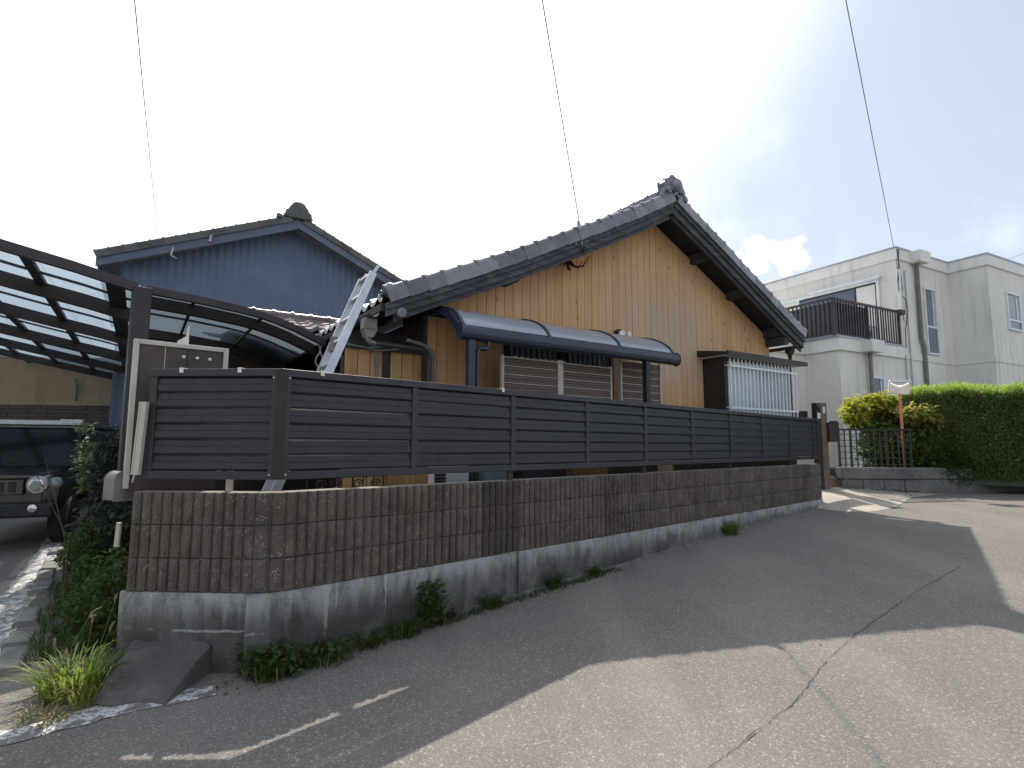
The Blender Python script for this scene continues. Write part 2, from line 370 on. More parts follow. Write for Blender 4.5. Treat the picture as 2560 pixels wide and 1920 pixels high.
m_wirecol = simple('cable_sheath', (.22, .26, .25), (.30, .35, .34), 3, .6)
m_wire_light = simple('pale_cable', (.30, .30, .30), (.42, .42, .42), 8, .6)
m_orange = simple('orange_pole_paint', (.55, .20, .085), (.66, .27, .12), 8, .5, fine=(30, .3))
m_rust = simple('rusty_iron', (.05, .03, .022), (.09, .055, .04), 14, .7)
m_ac = simple('white_enamel', (.60, .62, .63), (.70, .72, .72), 3, .4)
m_grill = simple('dark_grille', (.012, .013, .015), (.02, .02, .022), 3, .6)
m_bluebox = simple('blue_grey_cover', (.16, .20, .25), (.22, .27, .32), 5, .5)
m_greysid = simple('blue_grey_siding', (.108, .145, .215), (.130, .172, .25), .8, .6, fine=(5, .12))
m_greytrim = simple('blue_grey_trim', (.085, .105, .15), (.11, .135, .185), 2, .6)
def plaster(name, a, b):
    g = NG(name); P = g.P
    c = g.mix(g.mr(g.noise(P, .8, 6, .6), .3, .7), a, b)
    c = g.mix(g.mr(g.noise(g.mapv(P, (5, 5, .35)), 1.1, 6, .65), .48, .74, 0, .5), c, tuple(x * .62 for x in a[:3]) + (1,))
    g.col(c).rough(.9).set(Specular_IOR_Level=.25); g.bump(g.noise(P, 60, 5, .7), .008); return g.m
m_stucco = plaster('cream_stucco', (.67, .655, .60, 1), (.76, .745, .69, 1))
m_stucco_t = plaster('cream_stucco_band', (.72, .71, .67, 1), (.80, .79, .75, 1))
m_beigewall = plaster('tan_render', (.30, .235, .155, 1), (.36, .285, .195, 1))
m_retain = simple('weathered_retaining_concrete', (.10, .10, .098), (.20, .20, .195), 2.2, .92, .008, 40, fine=(25, .35))
m_capmetal = simple('parapet_metal', (.30, .34, .40), (.38, .42, .48), 4, .4)
def glassy(name, col, rough=.05, spec=1.):
    g = NG(name); g.col(g.mix(g.mr(g.noise(g.P, 1.5, 3), .35, .65), col, tuple(x * 1.5 for x in col[:3]) + (1,))).rough(rough).set(Specular_IOR_Level=spec); return g.m
m_glass = glassy('window_glass', (.10, .13, .16, 1)); m_glass_d = glassy('dark_window_glass', (.02, .025, .032, 1))
m_curtain = glassy('curtained_glass', (.26, .31, .35, 1), .15)
m_mirror = glassy('mirror_face', (.8, .8, .8, 1), .04); MATS['mirror_face'].node_tree.nodes['Principled BSDF'].inputs['Metallic'].default_value = 1
def sheet(name, tint, mixw, rough=.12):
    """tinted polycarbonate: part of the light passes, a film of it is reflected"""
    g = NG(name); g.col(tint).rough(rough).set(Specular_IOR_Level=.8)
    t = g.n.new('ShaderNodeBsdfTransparent'); t.inputs[0].default_value = tint
    mx = g.n.new('ShaderNodeMixShader'); mx.inputs[0].default_value = mixw
    g.l.new(t.outputs[0], mx.inputs[1]); g.l.new(g.b.outputs[0], mx.inputs[2]); g.l.new(mx.outputs[0], g.out.inputs[0]); return g.m
m_poly = sheet('smoked_polycarbonate', (.40, .50, .56, 1), .16)
def diffuse_sheet(name, tint, glow, mixw, mixt):
    g = NG(name); g.col(tint).rough(.15).set(Specular_IOR_Level=.6)
    t = g.n.new('ShaderNodeBsdfTransparent'); t.inputs[0].default_value = tint; d = g.n.new('ShaderNodeBsdfTranslucent'); d.inputs[0].default_value = glow
    a = g.n.new('ShaderNodeMixShader'); a.inputs[0].default_value = mixt; g.l.new(t.outputs[0], a.inputs[1]); g.l.new(d.outputs[0], a.inputs[2])
    b = g.n.new('ShaderNodeMixShader'); b.inputs[0].default_value = mixw; g.l.new(a.outputs[0], b.inputs[1]); g.l.new(g.b.outputs[0], b.inputs[2]); g.l.new(b.outputs[0], g.out.inputs[0]); return g.m
m_poly = diffuse_sheet('smoked_polycarbonate', (.44, .52, .58, 1), (.19, .24, .28, 1), .12, .6)
m_poly_r = diffuse_sheet('smoked_polycarbonate_dull', (.34, .38, .42, 1), (.10, .125, .145, 1), .12, .7)
m_poly2 = sheet('awning_polycarbonate', (.38, .42, .47, 1), .80, .22)
m_carpaint = simple('black_car_paint', (.006, .007, .009), (.009, .010, .012), 2, .18, spec=.8)
m_carglass = glassy('windscreen', (.010, .014, .018, 1), .10, .35)
m_chrome = simple('headlamp_glass', (.55, .56, .55), (.70, .70, .68), 30, .15, metal=.7)
m_lens = simple('frosted_lamp_lens', (.22, .28, .28), (.30, .36, .35), 30, .3)
m_rubber = simple('tyre_rubber', (.010, .010, .010), (.018, .018, .018), 12, .85)
m_rock = simple('brown_boulder', (.15, .13, .11), (.28, .18, .11), 3, .9, .03, 9)
# --- plants
def leafmat(name, a, b, c3=None, trans=.35, sc_=22.):
    g = NG(name); P = g.P
    c = g.mix(g.mr(g.noise(P, sc_, 3, .6), .3, .7), a, b)
    if c3: c = g.mix(g.mr(g.noise(P, 2.2, 4, .6), .48, .66), c, c3)
    g.col(c).rough(.55).set(Specular_IOR_Level=.35)
    t = g.n.new('ShaderNodeBsdfTranslucent'); g.put(t.inputs[0], g.mix(.5, c, (b[0] * 1.5, b[1] * 1.6, b[2], 1)))
    mx = g.n.new('ShaderNodeMixShader'); mx.inputs[0].default_value = trans
    g.l.new(g.b.outputs[0], mx.inputs[1]); g.l.new(t.outputs[0], mx.inputs[2]); g.l.new(mx.outputs[0], g.out.inputs[0]); return g.m
m_leaf_dark = leafmat('dark_vine_leaf', (.022, .030, .020, 1), (.045, .058, .036, 1), (.060, .052, .042, 1), .2)
m_leaf_green = leafmat('green_weed_leaf', (.030, .060, .014, 1), (.075, .120, .030, 1), None, .4)
m_grass_b = leafmat('bright_grass', (.10, .165, .025, 1), (.18, .26, .05, 1), (.32, .30, .10, 1), .5)
m_grass_dry = leafmat('dry_grass', (.20, .17, .08, 1), (.32, .27, .15, 1), None, .35)
m_leaf_gold = leafmat('golden_shrub_leaf', (.22, .26, .035, 1), (.42, .42, .06, 1), (.46, .36, .08, 1), .5, 9)
m_leaf_mid = leafmat('mid_green_leaf', (.09, .15, .035, 1), (.18, .25, .05, 1), (.25, .30, .06, 1), .5)
m_hedge = leafmat('cypress_spray', (.17, .215, .11, 1), (.29, .38, .14, 1), (.22, .29, .11, 1), .55, 14)
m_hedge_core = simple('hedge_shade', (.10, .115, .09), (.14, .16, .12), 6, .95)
m_twig = simple('brown_twig', (.06, .045, .03), (.10, .075, .05), 12, .9)

# ------------------------------------------------------------------ ground
WA = 47.33                                   # compass angle of the long street wall
C0 = Vector((-1.463, 3.513, 0)); D1 = az2(WA)
def tw(x, y): return (x - C0.x) * D1.x + (y - C0.y) * D1.y
def gz(x, y): return .037 * min(max(tw(x, y), -1.5), 13)
def gp(x, y, h=0.): return (x, y, gz(x, y) + h)
mb = MB()
xs = [-400, -120, -40, -20] + [-14 + i * .5 for i in range(69)] + [24, 40, 120, 400]
ys = [-60, -20, -8] + [-4 + i * .5 for i in range(57)] + [28, 40, 60, 120, 400, 900]
for x in xs:
    for y in ys: mb.v.append(gp(x, y))
for i in range(len(xs) - 1):
    for j in range(len(ys) - 1):
        k = i * len(ys) + j; mb.f.append((k, k + len(ys), k + len(ys) + 1, k + 1))
tag(obj('ground', mb, m_asph, smooth=True), kind='structure')
# garden soil behind the wall, a little above the street
def polysheet(name, pts, h, mat, kind='structure', res=None):
    m = MB(); m.quad(*[gp(x, y, h) for x, y in pts]); return tag(obj(name, m, mat), kind=kind)
B1 = az2(WA - 90)                            # into the garden
def wl(t, b, z=None, h=0.):                  # point at t along the wall, b behind its face
    p = C0 + D1 * t + B1 * b; return (p.x, p.y, (gz(p.x, p.y) + h) if z is None else z)
mb = MB(); mb.quad(wl(0, .13, .55), wl(9.2, .13, .55), wl(9.2, 16, .55), wl(0, 8, .55), (-2.3, 3.75, .55)); tag(obj('garden_soil', mb, m_soil), kind='structure')

# asphalt patch to the right of the seam and its seam
seam = [(.60, 2.22), (.83, 2.45), (1.14, 2.71), (1.48, 3.02), (1.77, 3.36), (2.1, 3.68), (2.59, 4.13), (3.36, 4.78), (4.4, 5.6)]
pts = [(.2, 1.8)] + seam + [(9, 4.2), (9, -3), (-.5, -3), (-1.2, .4)]
cx, cy = 3.5, 1.6
mb = MB()
fine = []
for (a, b), (c, d) in zip(pts, pts[1:] + pts[:1]):
    for k in range(10): fine.append((a + (c - a) * k / 10, b + (d - b) * k / 10))
n = len(fine); mb.v.append(gp(cx, cy, .004))
RINGS = [.25, .5, .75, 1.0]
for q in RINGS:
    for x, y in fine:
        X, Y = cx + (x - cx) * q, cy + (y - cy) * q; mb.v.append(gp(X, Y, .004))
for i in range(n): mb.f.append((0, 1 + i, 1 + (i + 1) % n))
for r_ in range(3):
    for i in range(n): mb.f.append((1 + r_ * n + i, 1 + (r_ + 1) * n + i, 1 + (r_ + 1) * n + (i + 1) % n, 1 + r_ * n + (i + 1) % n))
tag(obj('road_patch', mb, m_asph2), kind='structure')
def crack(name, line, wd, seed, h=.0075):
    rd = random.Random(seed); m = MB(); L_ = []
    for (a, b), (c, d) in zip(line, line[1:]):
        k = max(2, int(math.hypot(c - a, d - b) / .022))
        for i in range(k): L_.append((a + (c - a) * i / k, b + (d - b) * i / k))
    off = 0
    V = []
    for i, (x, y) in enumerate(L_):
        x2, y2 = L_[min(i + 1, len(L_) - 1)]; x1, y1 = L_[max(i - 1, 0)]; dx, dy = x2 - x1, y2 - y1; l = math.hypot(dx, dy) or 1
        off = off * .8 + rd.uniform(-.006, .006); ww = wd * (.15 + 1.1 * max(0, noise.noise(Vector((i * .16, seed, 0))) + .42)) + rd.uniform(0, wd * .3)
        nx, ny = -dy / l, dx / l
        V.append(((x + nx * (off + ww / 2), y + ny * (off + ww / 2)), (x + nx * (off - ww / 2), y + ny * (off - ww / 2))))
    for i, ((a, b), (c, d)) in enumerate(zip(V, V[1:])):
        if noise.noise(Vector((i * .11, seed + 9, 0))) > -.28: m.quad(gp(*a, h), gp(*b, h), gp(*d, h), gp(*c, h))
    return tag(obj(name, m, m_dark_seam), kind='structure')
crack('road_seam', seam, .0065, 3)
# loose chippings on the asphalt
rd = random.Random(4); mb = MB()
for i in range(700):
    x = rd.uniform(-2.6, 6); y = rd.uniform(1.7, 6.5)
    if (x - C0.x) * D1.y - (y - C0.y) * D1.x < .05: continue
    s_ = rd.uniform(.0015, .0045) * (1 + (rd.random() < .03) * 1.6); z = gz(x, y) + .004; a = rd.random() * 6
    p = [Vector((x + math.cos(a + k * 1.57) * s_, y + math.sin(a + k * 1.57) * s_ * rd.uniform(.6, 1), z)) for k in range(4)]; t_ = Vector((x, y, z + s_))
    i0 = len(mb.v); mb.v += [tuple(q) for q in p] + [tuple(t_)]
    for k in range(4): mb.f.append((i0 + k, i0 + (k + 1) % 4, i0 + 4))
tag(obj('gravel', mb, simple('pale_chippings', (.22, .21, .19), (.50, .47, .42), 60, .9)), 'loose pale stone chippings scattered on the asphalt', 'gravel', kind='stuff')

# worn painted edge lines
def ribbon(name, L_, mat, h, seed, jag=.012, n=26):
    rd = random.Random(seed); m = MB(); V = []
    for i in range(n + 1):
        f = i / n * (len(L_) - 1); k = min(int(f), len(L_) - 2); g_ = f - k
        a = [L_[k][0][j] * (1 - g_) + L_[k + 1][0][j] * g_ for j in (0, 1)]; b = [L_[k][1][j] * (1 - g_) + L_[k + 1][1][j] * g_ for j in (0, 1)]
        V.append(((a[0], a[1] + rd.uniform(-jag, jag)), (b[0], b[1] + rd.uniform(-jag, jag))))
    for (a, b), (c, d) in zip(V, V[1:]): m.quad(gp(*a, h), gp(*b, h), gp(*d, h), gp(*c, h))
    return tag(obj(name, m, mat), kind='structure')
ribbon('road_marking', [((-3.6, 2.35), (-3.45, 2.15)), ((-2.42, 2.90), (-2.33, 2.76)), ((-2.1, 3.19), (-1.98, 3.02)), ((-1.66, 3.33), (-1.60, 3.20))], m_paint, .004, 2)
ribbon('road_marking', [((-3.0, 3.25), (-3.22, 3.25)), ((-3.35, 3.88), (-3.66, 3.80)), ((-4.1, 4.95), (-4.35, 4.85)), ((-5.6, 7.1), (-5.8, 7.0)), ((-8, 10.4), (-8.2, 10.3))], m_paint, .004, 9, .03, 40)

# kerb stones along the side street
kp = [(-2.98, 3.45), (-5.4, 6.78)]
kd = Vector((kp[1][0] - kp[0][0], kp[1][1] - kp[0][1], 0)).normalized()
KS = thing('kerb_line', 'broken pale kerb stones between side street and weeds', 'kerb')
for i in range(9):
    if i in (3, 7): continue
    c = Vector((kp[0][0], kp[0][1], 0)) + kd * (i * .55 + .1); L2 = .46 if i != 1 else .30; a = math.atan2(kd.y, kd.x) + random.uniform(-.05, .05)
    m = MB(); m.prism([(-.07, -.1), (.07, -.1), (.07, .028), (.05, .042), (-.055, .034), (-.07, .02)], 0, L2, 'x')
    obj('kerb_stone', m, m_kerb, KS, (c.x, c.y, gz(c.x, c.y)), (0, 0, a), bevel=.006)

# driveway beyond the wall end
DP = [(5.06, 9.52), (5.12, 9.2), (5.3, 8.95), (5.7, 8.95), (6.3, 9.35), (6.9, 9.95), (7.4, 10.5), (8.4, 10.9), (8.9, 13), (8.2, 17), (6.0, 17.5), (4.6, 13), (5.1, 10.6)]
rd = random.Random(5); mb = MB(); ed = []
for (a, b), (c, d) in zip(DP, DP[1:] + DP[:1]):
    for k in range(8): ed.append((a + (c - a) * k / 8 + rd.uniform(-.015, .015), b + (d - b) * k / 8 + rd.uniform(-.015, .015)))
mb.v.append(gp(6.5, 12.5, .19)); n = len(ed)
for q_, h_ in ((.5, .05), (.93, .022), (1.0, .004)):
    for x, y in ed:
        X, Y = 6.5 + (x - 6.5) * q_, 12.5 + (y - 12.5) * q_; mb.v.append(gp(X, Y, h_ + (.16 if q_ < .95 else 0) * max(0, min(1, (Y - 9.6) / 1.6)) * max(0, min(1, (8.0 - X) / 1.8))))
for i in range(n): mb.f.append((0, 1 + i, 1 + (i + 1) % n))
for r_ in range(2):
    for i in range(n): mb.f.append((1 + r_ * n + i, 1 + (r_ + 1) * n + i, 1 + (r_ + 1) * n + (i + 1) % n, 1 + r_ * n + (i + 1) % n))
tag(obj('driveway', mb, m_conc_light, smooth=True), kind='structure')

# ------------------------------------------------------------------ street wall of split blocks
WALL = thing('block_wall', 'low brown ribbed block wall on stained concrete footing along the street', 'wall', tuple(C0), WA)
SIDE = -3.0 - (90 - WA)                      # turn of the short left stretch against the long one
def rib_block(seed, wd=.3955, ribs=6, deep=.026):
    rd = random.Random(seed); m = MB(); H_ = .1955
    m.box(0, wd, .0, .118, 0, H_)
    rw = wd / ribs
    for r_ in range(ribs):
        e_ = .0065 + rd.uniform(-.0015, .002); x0, x1 = r_ * rw + e_, (r_ + 1) * rw - .0065; d0 = deep * rd.uniform(.8, 1.15)
        nx, nz = 3, 6; P = {}
        for a in range(nx + 1):
            for b in range(nz + 1):
                e = .35 if a in (0, nx) else (.75 if b in (0, nz) else 1.)
                y = -d0 * e + rd.uniform(-.0045, .0045) * (1 if 0 < a < nx else .4)
                P[a, b] = (x0 + (x1 - x0) * a / nx + rd.uniform(-.0015, .0015), y, .002 + (H_ - .004) * b / nz)
        i0 = len(m.v)
        for a in range(nx + 1):
            for b in range(nz + 1): m.v.append(P[a, b])
        for a in range(nx):
            for b in range(nz):
                k = i0 + a * (nz + 1) + b; m.f.append((k, k + nz + 1, k + nz + 2, k + 1))
        for b in range(nz):
            k = i0 + b; e = i0 + nx * (nz + 1) + b; l = len(m.v)
            m.v += [(P[0, b][0], .001, P[0, b][2]), (P[0, b + 1][0], .001, P[0, b + 1][2]), (P[nx, b][0], .001, P[nx, b][2]), (P[nx, b + 1][0], .001, P[nx, b + 1][2])]
            m.f.append((k, k + 1, l + 1, l)); m.f.append((e, l + 2, l + 3, e + 1))
        for b in (0, nz):
            for a in range(nx):
                l = len(m.v); m.v += [(P[a, b][0], .001, P[a, b][2]), (P[a + 1, b][0], .001, P[a + 1, b][2])]
                k = i0 + a * (nz + 1) + b; m.f.append((k, l, l + 1, k + nz + 1))
    return m
protos = [rib_block(s).mesh('block', m_block, False) for s in range(7)]
protos_d = [rib_block(s + 20).mesh('block', m_block_dark, False) for s in range(2)]
half = [rib_block(s + 40, .182, 2, .026).mesh('block', m_block_green, False) for s in range(3)]
ZB = .452
rd = random.Random(1)
for row in range(3):
    z = ZB + .2 * row
    for k in range(23):
        x = .075 + k * .3975
        pm = protos_d if k == 4 and row != 3 else protos
        o = obj('block', pm[rd.randrange(len(pm))], parent=WALL, loc=(x + rd.uniform(-.002, .002), rd.uniform(-.003, .003), z + rd.uniform(-.0015, .0015)))
    obj('block', half[row], parent=WALL, loc=(-.086, .084, z), rot=(0, 0, R(-27.6)))
    q = Matrix.Rotation(R(-3 - (90 - WA)), 3, 'Z')
    for k in range(2):
        p = q @ Vector((-.905 + k * .3975, 0, 0)); obj('block', protos[rd.randrange(7)], parent=WALL, loc=(p.x, p.y, z), rot=(0, 0, R(-3 - (90 - WA))))
# mortar core keeps the joints dark and closed
m = MB(); m.box(.06, 9.215, .012, .112, ZB, ZB + .585)
obj('mortar_core', m, m_mortar, WALL)
m = MB(); m.box(-.90, -.02, .012, .112, ZB, ZB + .588); obj('mortar_core', m, m_mortar, WALL, rot=(0, 0, R(-3 - (90 - WA))))
def foot(x0, x1, y0, y1, seed, zlo=-.3, batter=0):
    m = MB(); nx = max(4, int((x1 - x0) / .12))
    def fn(u, v_):
        x = x0 + (x1 - x0) * u; z = zlo + (ZB - .004 - zlo) * v_
        y = y0 + .008 * noise.noise(Vector((x * 3 + seed, z * 4, 0))) - (1 - v_) * batter
        return (x, y, z)
    m.grid(fn, nx, 8)
    m.quad((x0, y0, ZB - .004), (x1, y0, ZB - .004), (x1, y1, ZB - .004), (x0, y1, ZB - .004))
    m.quad((x0, y0 - batter, zlo), (x0, y0, ZB - .004), (x0, y1, ZB - .004), (x0, y1, zlo)); m.quad((x1, y0 - batter, zlo), (x1, y0, ZB - .004), (x1, y1, ZB - .004), (x1, y1, zlo)); return m
obj('footing', foot(.03, 1.86, -.018, .12, 1), m_foot, WALL); obj('footing', foot(2.06, 9.23, -.018, .12, 5), m_foot, WALL)
obj('footing', foot(1.862, 2.058, .004, .12, 9), m_foot, WALL)
obj('footing', foot(-.925, -.02, -.02, .12, 14, batter=.012), m_foot, WALL, rot=(0, 0, R(-3 - (90 - WA))))
m = MB(); m.prism([(-.135, -.004), (-.05, -.030), (.05, -.022), (.06, .06), (-.10, .08)], -.3, ZB - .006, 'z'); obj('footing', m, m_foot, WALL)
# mortar bead where footing meets the road
rd = random.Random(9); m = MB(); V = []
for i in range(150):
    t = -.05 + i * 9.3 / 149; wv = .02 + .05 * max(0, noise.noise(Vector((t * 2.3, 1, 0)))) + rd.uniform(0, .008)
    p = C0 + D1 * t; a = p - B1 * .015; b = p - B1 * (.02 + wv); V.append(((a.x, a.y, gz(a.x, a.y) + .03), (b.x, b.y, gz(b.x, b.y) + .002)))
for (a, b), (c, d) in zip(V, V[1:]): m.quad(a, b, d, c)
tag(obj('kerb_mortar', m, simple('dirty_mortar', (.10, .097, .09), (.19, .18, .17), 7, .95, .01, 60, fine=(30, .5))), kind='structure')
# broken concrete wedge at the corner
m = MB(); q = []
def wedge(u, v_):
    x = -.83 + u * (.40 + .10 * v_) + (.10 * (1 - v_)); y = -.02 - .40 * (1 - v_) - .02 * math.sin(u * 7)
    z = .01 + .17 * v_ ** .8 + .022 * noise.noise(Vector((x * 9, y * 9, 2)))
    if u == 0 or u == 1: z -= .03
    if v_ == 0: z = -.02
    return (x, y, z)
m.grid(wedge, 12, 12)
for u in (0, 1):
    for k in range(12):
        a = wedge(u, k / 12); b = wedge(u, (k + 1) / 12); m.quad(a, b, (b[0], b[1], -.1), (a[0], a[1], -.1))
tag(obj('concrete_ramp', m, simple('rough_broken_concrete', (.085, .081, .079), (.15, .143, .137), 5, .95, .012, 55, fine=(40, .4)), None, tuple(C0) , (0, 0, R(-3)), smooth=True), 'rough broken concrete wedge leaning on the wall corner', 'concrete wedge')

# ------------------------------------------------------------------ louvred fence on the wall
FN = thing('louvre_fence', 'charcoal louvred metal fence running along the top of the block wall', 'fence', tuple(C0 - B1 * .032), WA)
zf0, zf1 = 1.128, 1.822
posts = [.0] + [1 + i for i in range(9)] + [9.2]
def louvre(x0, x1):
    m = MB(); prof = [(.034, .106), (.026, .106), (.010, .088), (.010, .054), (.002, .049), (.002, .010), (.010, .000), (.018, .000), (.010, .012), (.010, .044), (.018, .052), (.018, .086)]
    m.prism([(a - .004, b) for a, b in prof], x0, x1, 'x'); return m
for i, (a, b) in enumerate(zip(posts, posts[1:])):
    for k in range(6):
        obj('slat', louvre(a + .028, b - .028), m_fence, FN, (0, .03 + random.uniform(-.002, .002), zf0 + .054 + k * .0985), (R(random.uniform(-.4, .4)), 0, 0))
for i, x in enumerate(posts):
    if i == 0: continue
    m = MB(); m.box(x - .026, x + .026, .020, .070, zf0 + .008, zf1 - .012); obj('post', m, m_fence, FN, bevel=.003)
    m = MB(); m.box(x - .02, x + .02, .05, .09, ZB + .55, zf0 + .02)
    if i % 2 == 0: obj('foot_post', m, m_fence, FN)
for z0, z1, y0, y1 in ((zf1 - .048, zf1, .008, .078), (zf0, zf0 + .05, .012, .046)):
    m = MB(); m.box(.0, 9.22, y0, y1, z0, z1); obj('rail', m, m_fence, FN, bevel=.004)
# short left stretch
qa = R(-3 - (90 - WA)); 
def left(name, m, mat, bevel=0): return obj(name, m, mat, FN, (0, 0, 0), (0, 0, qa), bevel=bevel)
for k in range(6):
    m = louvre(-.84, -.03); o = left('slat', m, m_fence); o.location = (0, .0, zf0 + .054 + k * .0985); mv = Matrix.Rotation(qa, 3, 'Z') @ Vector((0, .03, 0)); o.location.x += mv.x; o.location.y += mv.y
for z0, z1, y0, y1 in ((zf1 - .048, zf1, .008, .078), (zf0, zf0 + .05, .012, .046)):
    m = MB(); m.box(-.87, -.001, y0, y1, z0, z1); left('rail', m, m_fence, .004)
m = MB(); m.box(-.87, -.825, .02, .07, zf0 + .008, zf1 - .012); left('post', m, m_fence, .003)
for dx, yy in ((-.035, .0), (.0, .0)):
    m = MB(); m.box(-.062, -.036, -.004, .02, zf0 + .03, zf1 - .03) if dx else m.box(.03, .058, -.004, .02, zf0 + .03, zf1 - .03)
    (left('corner_strip', m, m_fence) if dx else obj('corner_strip', m, m_fence, FN))
m = MB(); m.box(-.035, .03, .004, .05, zf0 + .01, zf1 - .01); obj('post', m, m_black, FN, rot=(0, 0, qa / 2))
for x, q_ in ((-.046, 1), (-.046, 1), (.045, 0), (.045, 0)):
    pass
for z in (zf0 + .03, zf1 - .06):
    m = MB(); m.lathe([(.006, 0), (.0055, .004), (.002, .006)], (.045, -.006, z), (0, -1, 0), 10); obj('screw', m, m_alu, FN)
    m = MB(); m.lathe([(.006, 0), (.0055, .004), (.002, .006)], (-.05, -.006, z), (0, -1, 0), 10); obj('screw', m, m_alu, FN, rot=(0, 0, qa))
# white clips hooked over the top rail
def clip(p, rot, i, lab):
    m = MB(); m.box(-.013, .013, .000, .006, zf1 - .026, zf1 + .004); m.box(-.013, .013, .0, .085, zf1 + .001, zf1 + .006); m.box(-.013, .013, .080, .085, zf1 - .03, zf1 + .003)
    o = obj('rail_clip', m, m_cap, None, p, (0, 0, rot), bevel=.0015); tag(o, lab, 'clip', 'white clips hooked over the fence rail'); return o
wr = R(90 - WA)
for t, lab in ((.262, 'white clip on fence rail just left of the ladder foot'), (1.86, 'small white clip on fence rail left of the brown screens')):
    p = C0 + D1 * t - B1 * .034; clip((p.x, p.y, 0), wr, 0, lab)
for x, lab in ((-.66, 'first white clip on the short fence stretch, under the beige frame'), (-.28, 'white clip on the short fence stretch, nearer the fence corner')):
    p = C0 - B1 * .032 + Vector((math.cos(R(-3)), math.sin(R(-3)), 0)) * x + Vector((0, .002, 0)); clip((p.x, p.y, 0), R(-3), 0, lab)

# ------------------------------------------------------------------ timber house (x along the gable wall, y back into the house)
HA = 56.414; HQ = Vector((-1.005, 6.422, 0)); HX = az2(HA); HY = az2(HA - 90)
def hw(s, y, z): p = HQ + HX * s + HY * y; return Vector((p.x, p.y, z))
HS = thing('wooden_house', 'single storey house with orange cedar plank gable and dark tiled roof', 'house', tuple(HQ), HA)
ROOF = [(-.66, 2.81), (-.1, 3.05), (.93, 3.52), (2.33, 4.22), (3.1, 4.62), (3.82, 5.03), (4.5, 4.70), (5.2, 4.35), (6.0, 3.94), (6.7, 3.58), (7.27, 3.31)]
def zr(s):
    for (a, b), (c, d) in zip(ROOF, ROOF[1:]):
        if s <= c: return b + (d - b) * (s - a) / (c - a)
    return ROOF[-1][1]
# gable planks, each cut under the roof
PW = .1345; k = 0; x = 0.0; rd = random.Random(12)
while x < 6.88:
    x1 = min(x + PW, 6.9); a, b = x + .002, x1 - .0045
    t0 = .008 * rd.random() * .35
    zt0, zt1 = zr(a) - .16, zr(b) - .16
    if a < 3.82 < b: zt1 = zt0
    m = MB(); i0 = 0
    y0 = -.018 - t0
    segs = [(.55, zt0, zt1)]
    if b > 1.11 and a < 2.87: segs = [(.55, 2.02, 2.02), (2.70, zt0, zt1)]           # window opening
    if b > 4.98 and a < 6.86: segs = [(.55, 1.9, 1.9), (2.78, zt0, zt1)]              # behind the bay
    for z0, za, zb in segs: m = MB(); m.prism([(a, z0), (b, z0), (b, zb), (a, za)], y0, .0, 'y'); obj('plank', m, m_plank, HS)
    x = x1; k += 1
m = MB(); pts = [(0.0, .45), (6.88, .45)] + [(s, z - .19) for s, z in reversed(ROOF) if 0 < s < 6.88] + [(0.0, zr(0) - .19)]
m.prism(pts, .0015, .12, 'y'); obj('wall_core', m, m_darkin, HS)
m = MB(); m.box(6.80, 6.90, .122, 7.5, .45, 3.4); m.box(0, .1, .6, 7.5, .45, 2.85); obj('side_wall', m, m_brown_wall, HS)
m = MB(); m.box(-.035, .0, -.045, .05, .45, 2.86); obj('corner_post', m, m_dwood, HS)
# recess left of the gable
m = MB(); m.box(-.80, -.04, .40, .45, .45, 2.66); m.box(-.04, .1, .121, .60, .45, 2.98); obj('recess_wall', m, m_brown_wall, HS)
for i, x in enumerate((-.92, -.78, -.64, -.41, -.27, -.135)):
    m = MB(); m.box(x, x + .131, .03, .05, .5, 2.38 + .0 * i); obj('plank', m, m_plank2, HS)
m = MB(); m.box(-.505, -.415, .02, .06, .5, 2.5); m.box(-.95, -.0, .055, .09, .5, 2.3); obj('recess_post', m, m_dwood, HS)
m = MB(); m.box(-.95, .0, .0, .10, 2.38, 2.46); obj('recess_lintel', m, m_dwood, HS)
# roof deck and soffit
def deck(y0, y1, dz0, dz1, s0=-.66, s1=7.27):
    m = MB(); P = [(s, z) for s, z in ROOF if s0 <= s <= s1]
    poly = [(s, z + dz1) for s, z in P] + [(s, z + dz0) for s, z in reversed(P)]
    m.prism(poly, y0, y1, 'y'); return m
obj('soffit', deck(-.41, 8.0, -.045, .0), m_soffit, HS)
# purlin ends carrying the verge
for s, hz in ((1.02, .16), (2.4, .14), (3.80, .18), (4.78, .17), (5.72, .16), (6.78, .18)):
    m = MB(); zt = zr(s) - .05
    m.prism([(-.415, zt - hz * .55), (-.415, zt - .015), (.0, zt - .015), (.0, zt - hz), (-.34, zt - hz)], s - .055, s + .055, 'x'); obj('purlin_end', m, m_dwood, HS)
m = MB(); m.box(6.78, 6.90, -.40, .0, 3.16, 3.30); obj('purlin_end', m, m_dwood, HS)
# bargeboards: outer board and a thinner inner one
def board(P, y0, y1, top, bot, name, mat):
    m = MB(); poly = [(s, z + top) for s, z in P] + [(s, z + bot(s)) for s, z in reversed(P)]; m.prism(poly, y0, y1, 'y'); return obj(name, m, mat, HS)
PL = [p for p in ROOF if p[0] <= 3.82]; PR = [p for p in ROOF if p[0] >= 3.82]
board(PL, -.462, -.42, -.004, lambda s: -.15 - .02 * s / 3.8, 'bargeboard', m_board)
board(PR, -.462, -.42, -.004, lambda s: -.19, 'bargeboard', m_board)
board([(s, z) for s, z in PL if s < 3.8] + [(3.80, 5.02)], -.495, -.463, .0, lambda s: -.075, 'verge_board', m_board)
board(PR, -.495, -.463, .0, lambda s: -.08, 'verge_board', m_board)
board([(-.56, 2.85 - .02)] + PL[1:-1] + [(3.78, 5.0)], -.419, -.385, -.10, lambda s: -.21 - .03 * s / 3.8, 'inner_board', m_board)
board(PR, -.419, -.385, -.15, lambda s: -.25, 'inner_board', m_dwood)
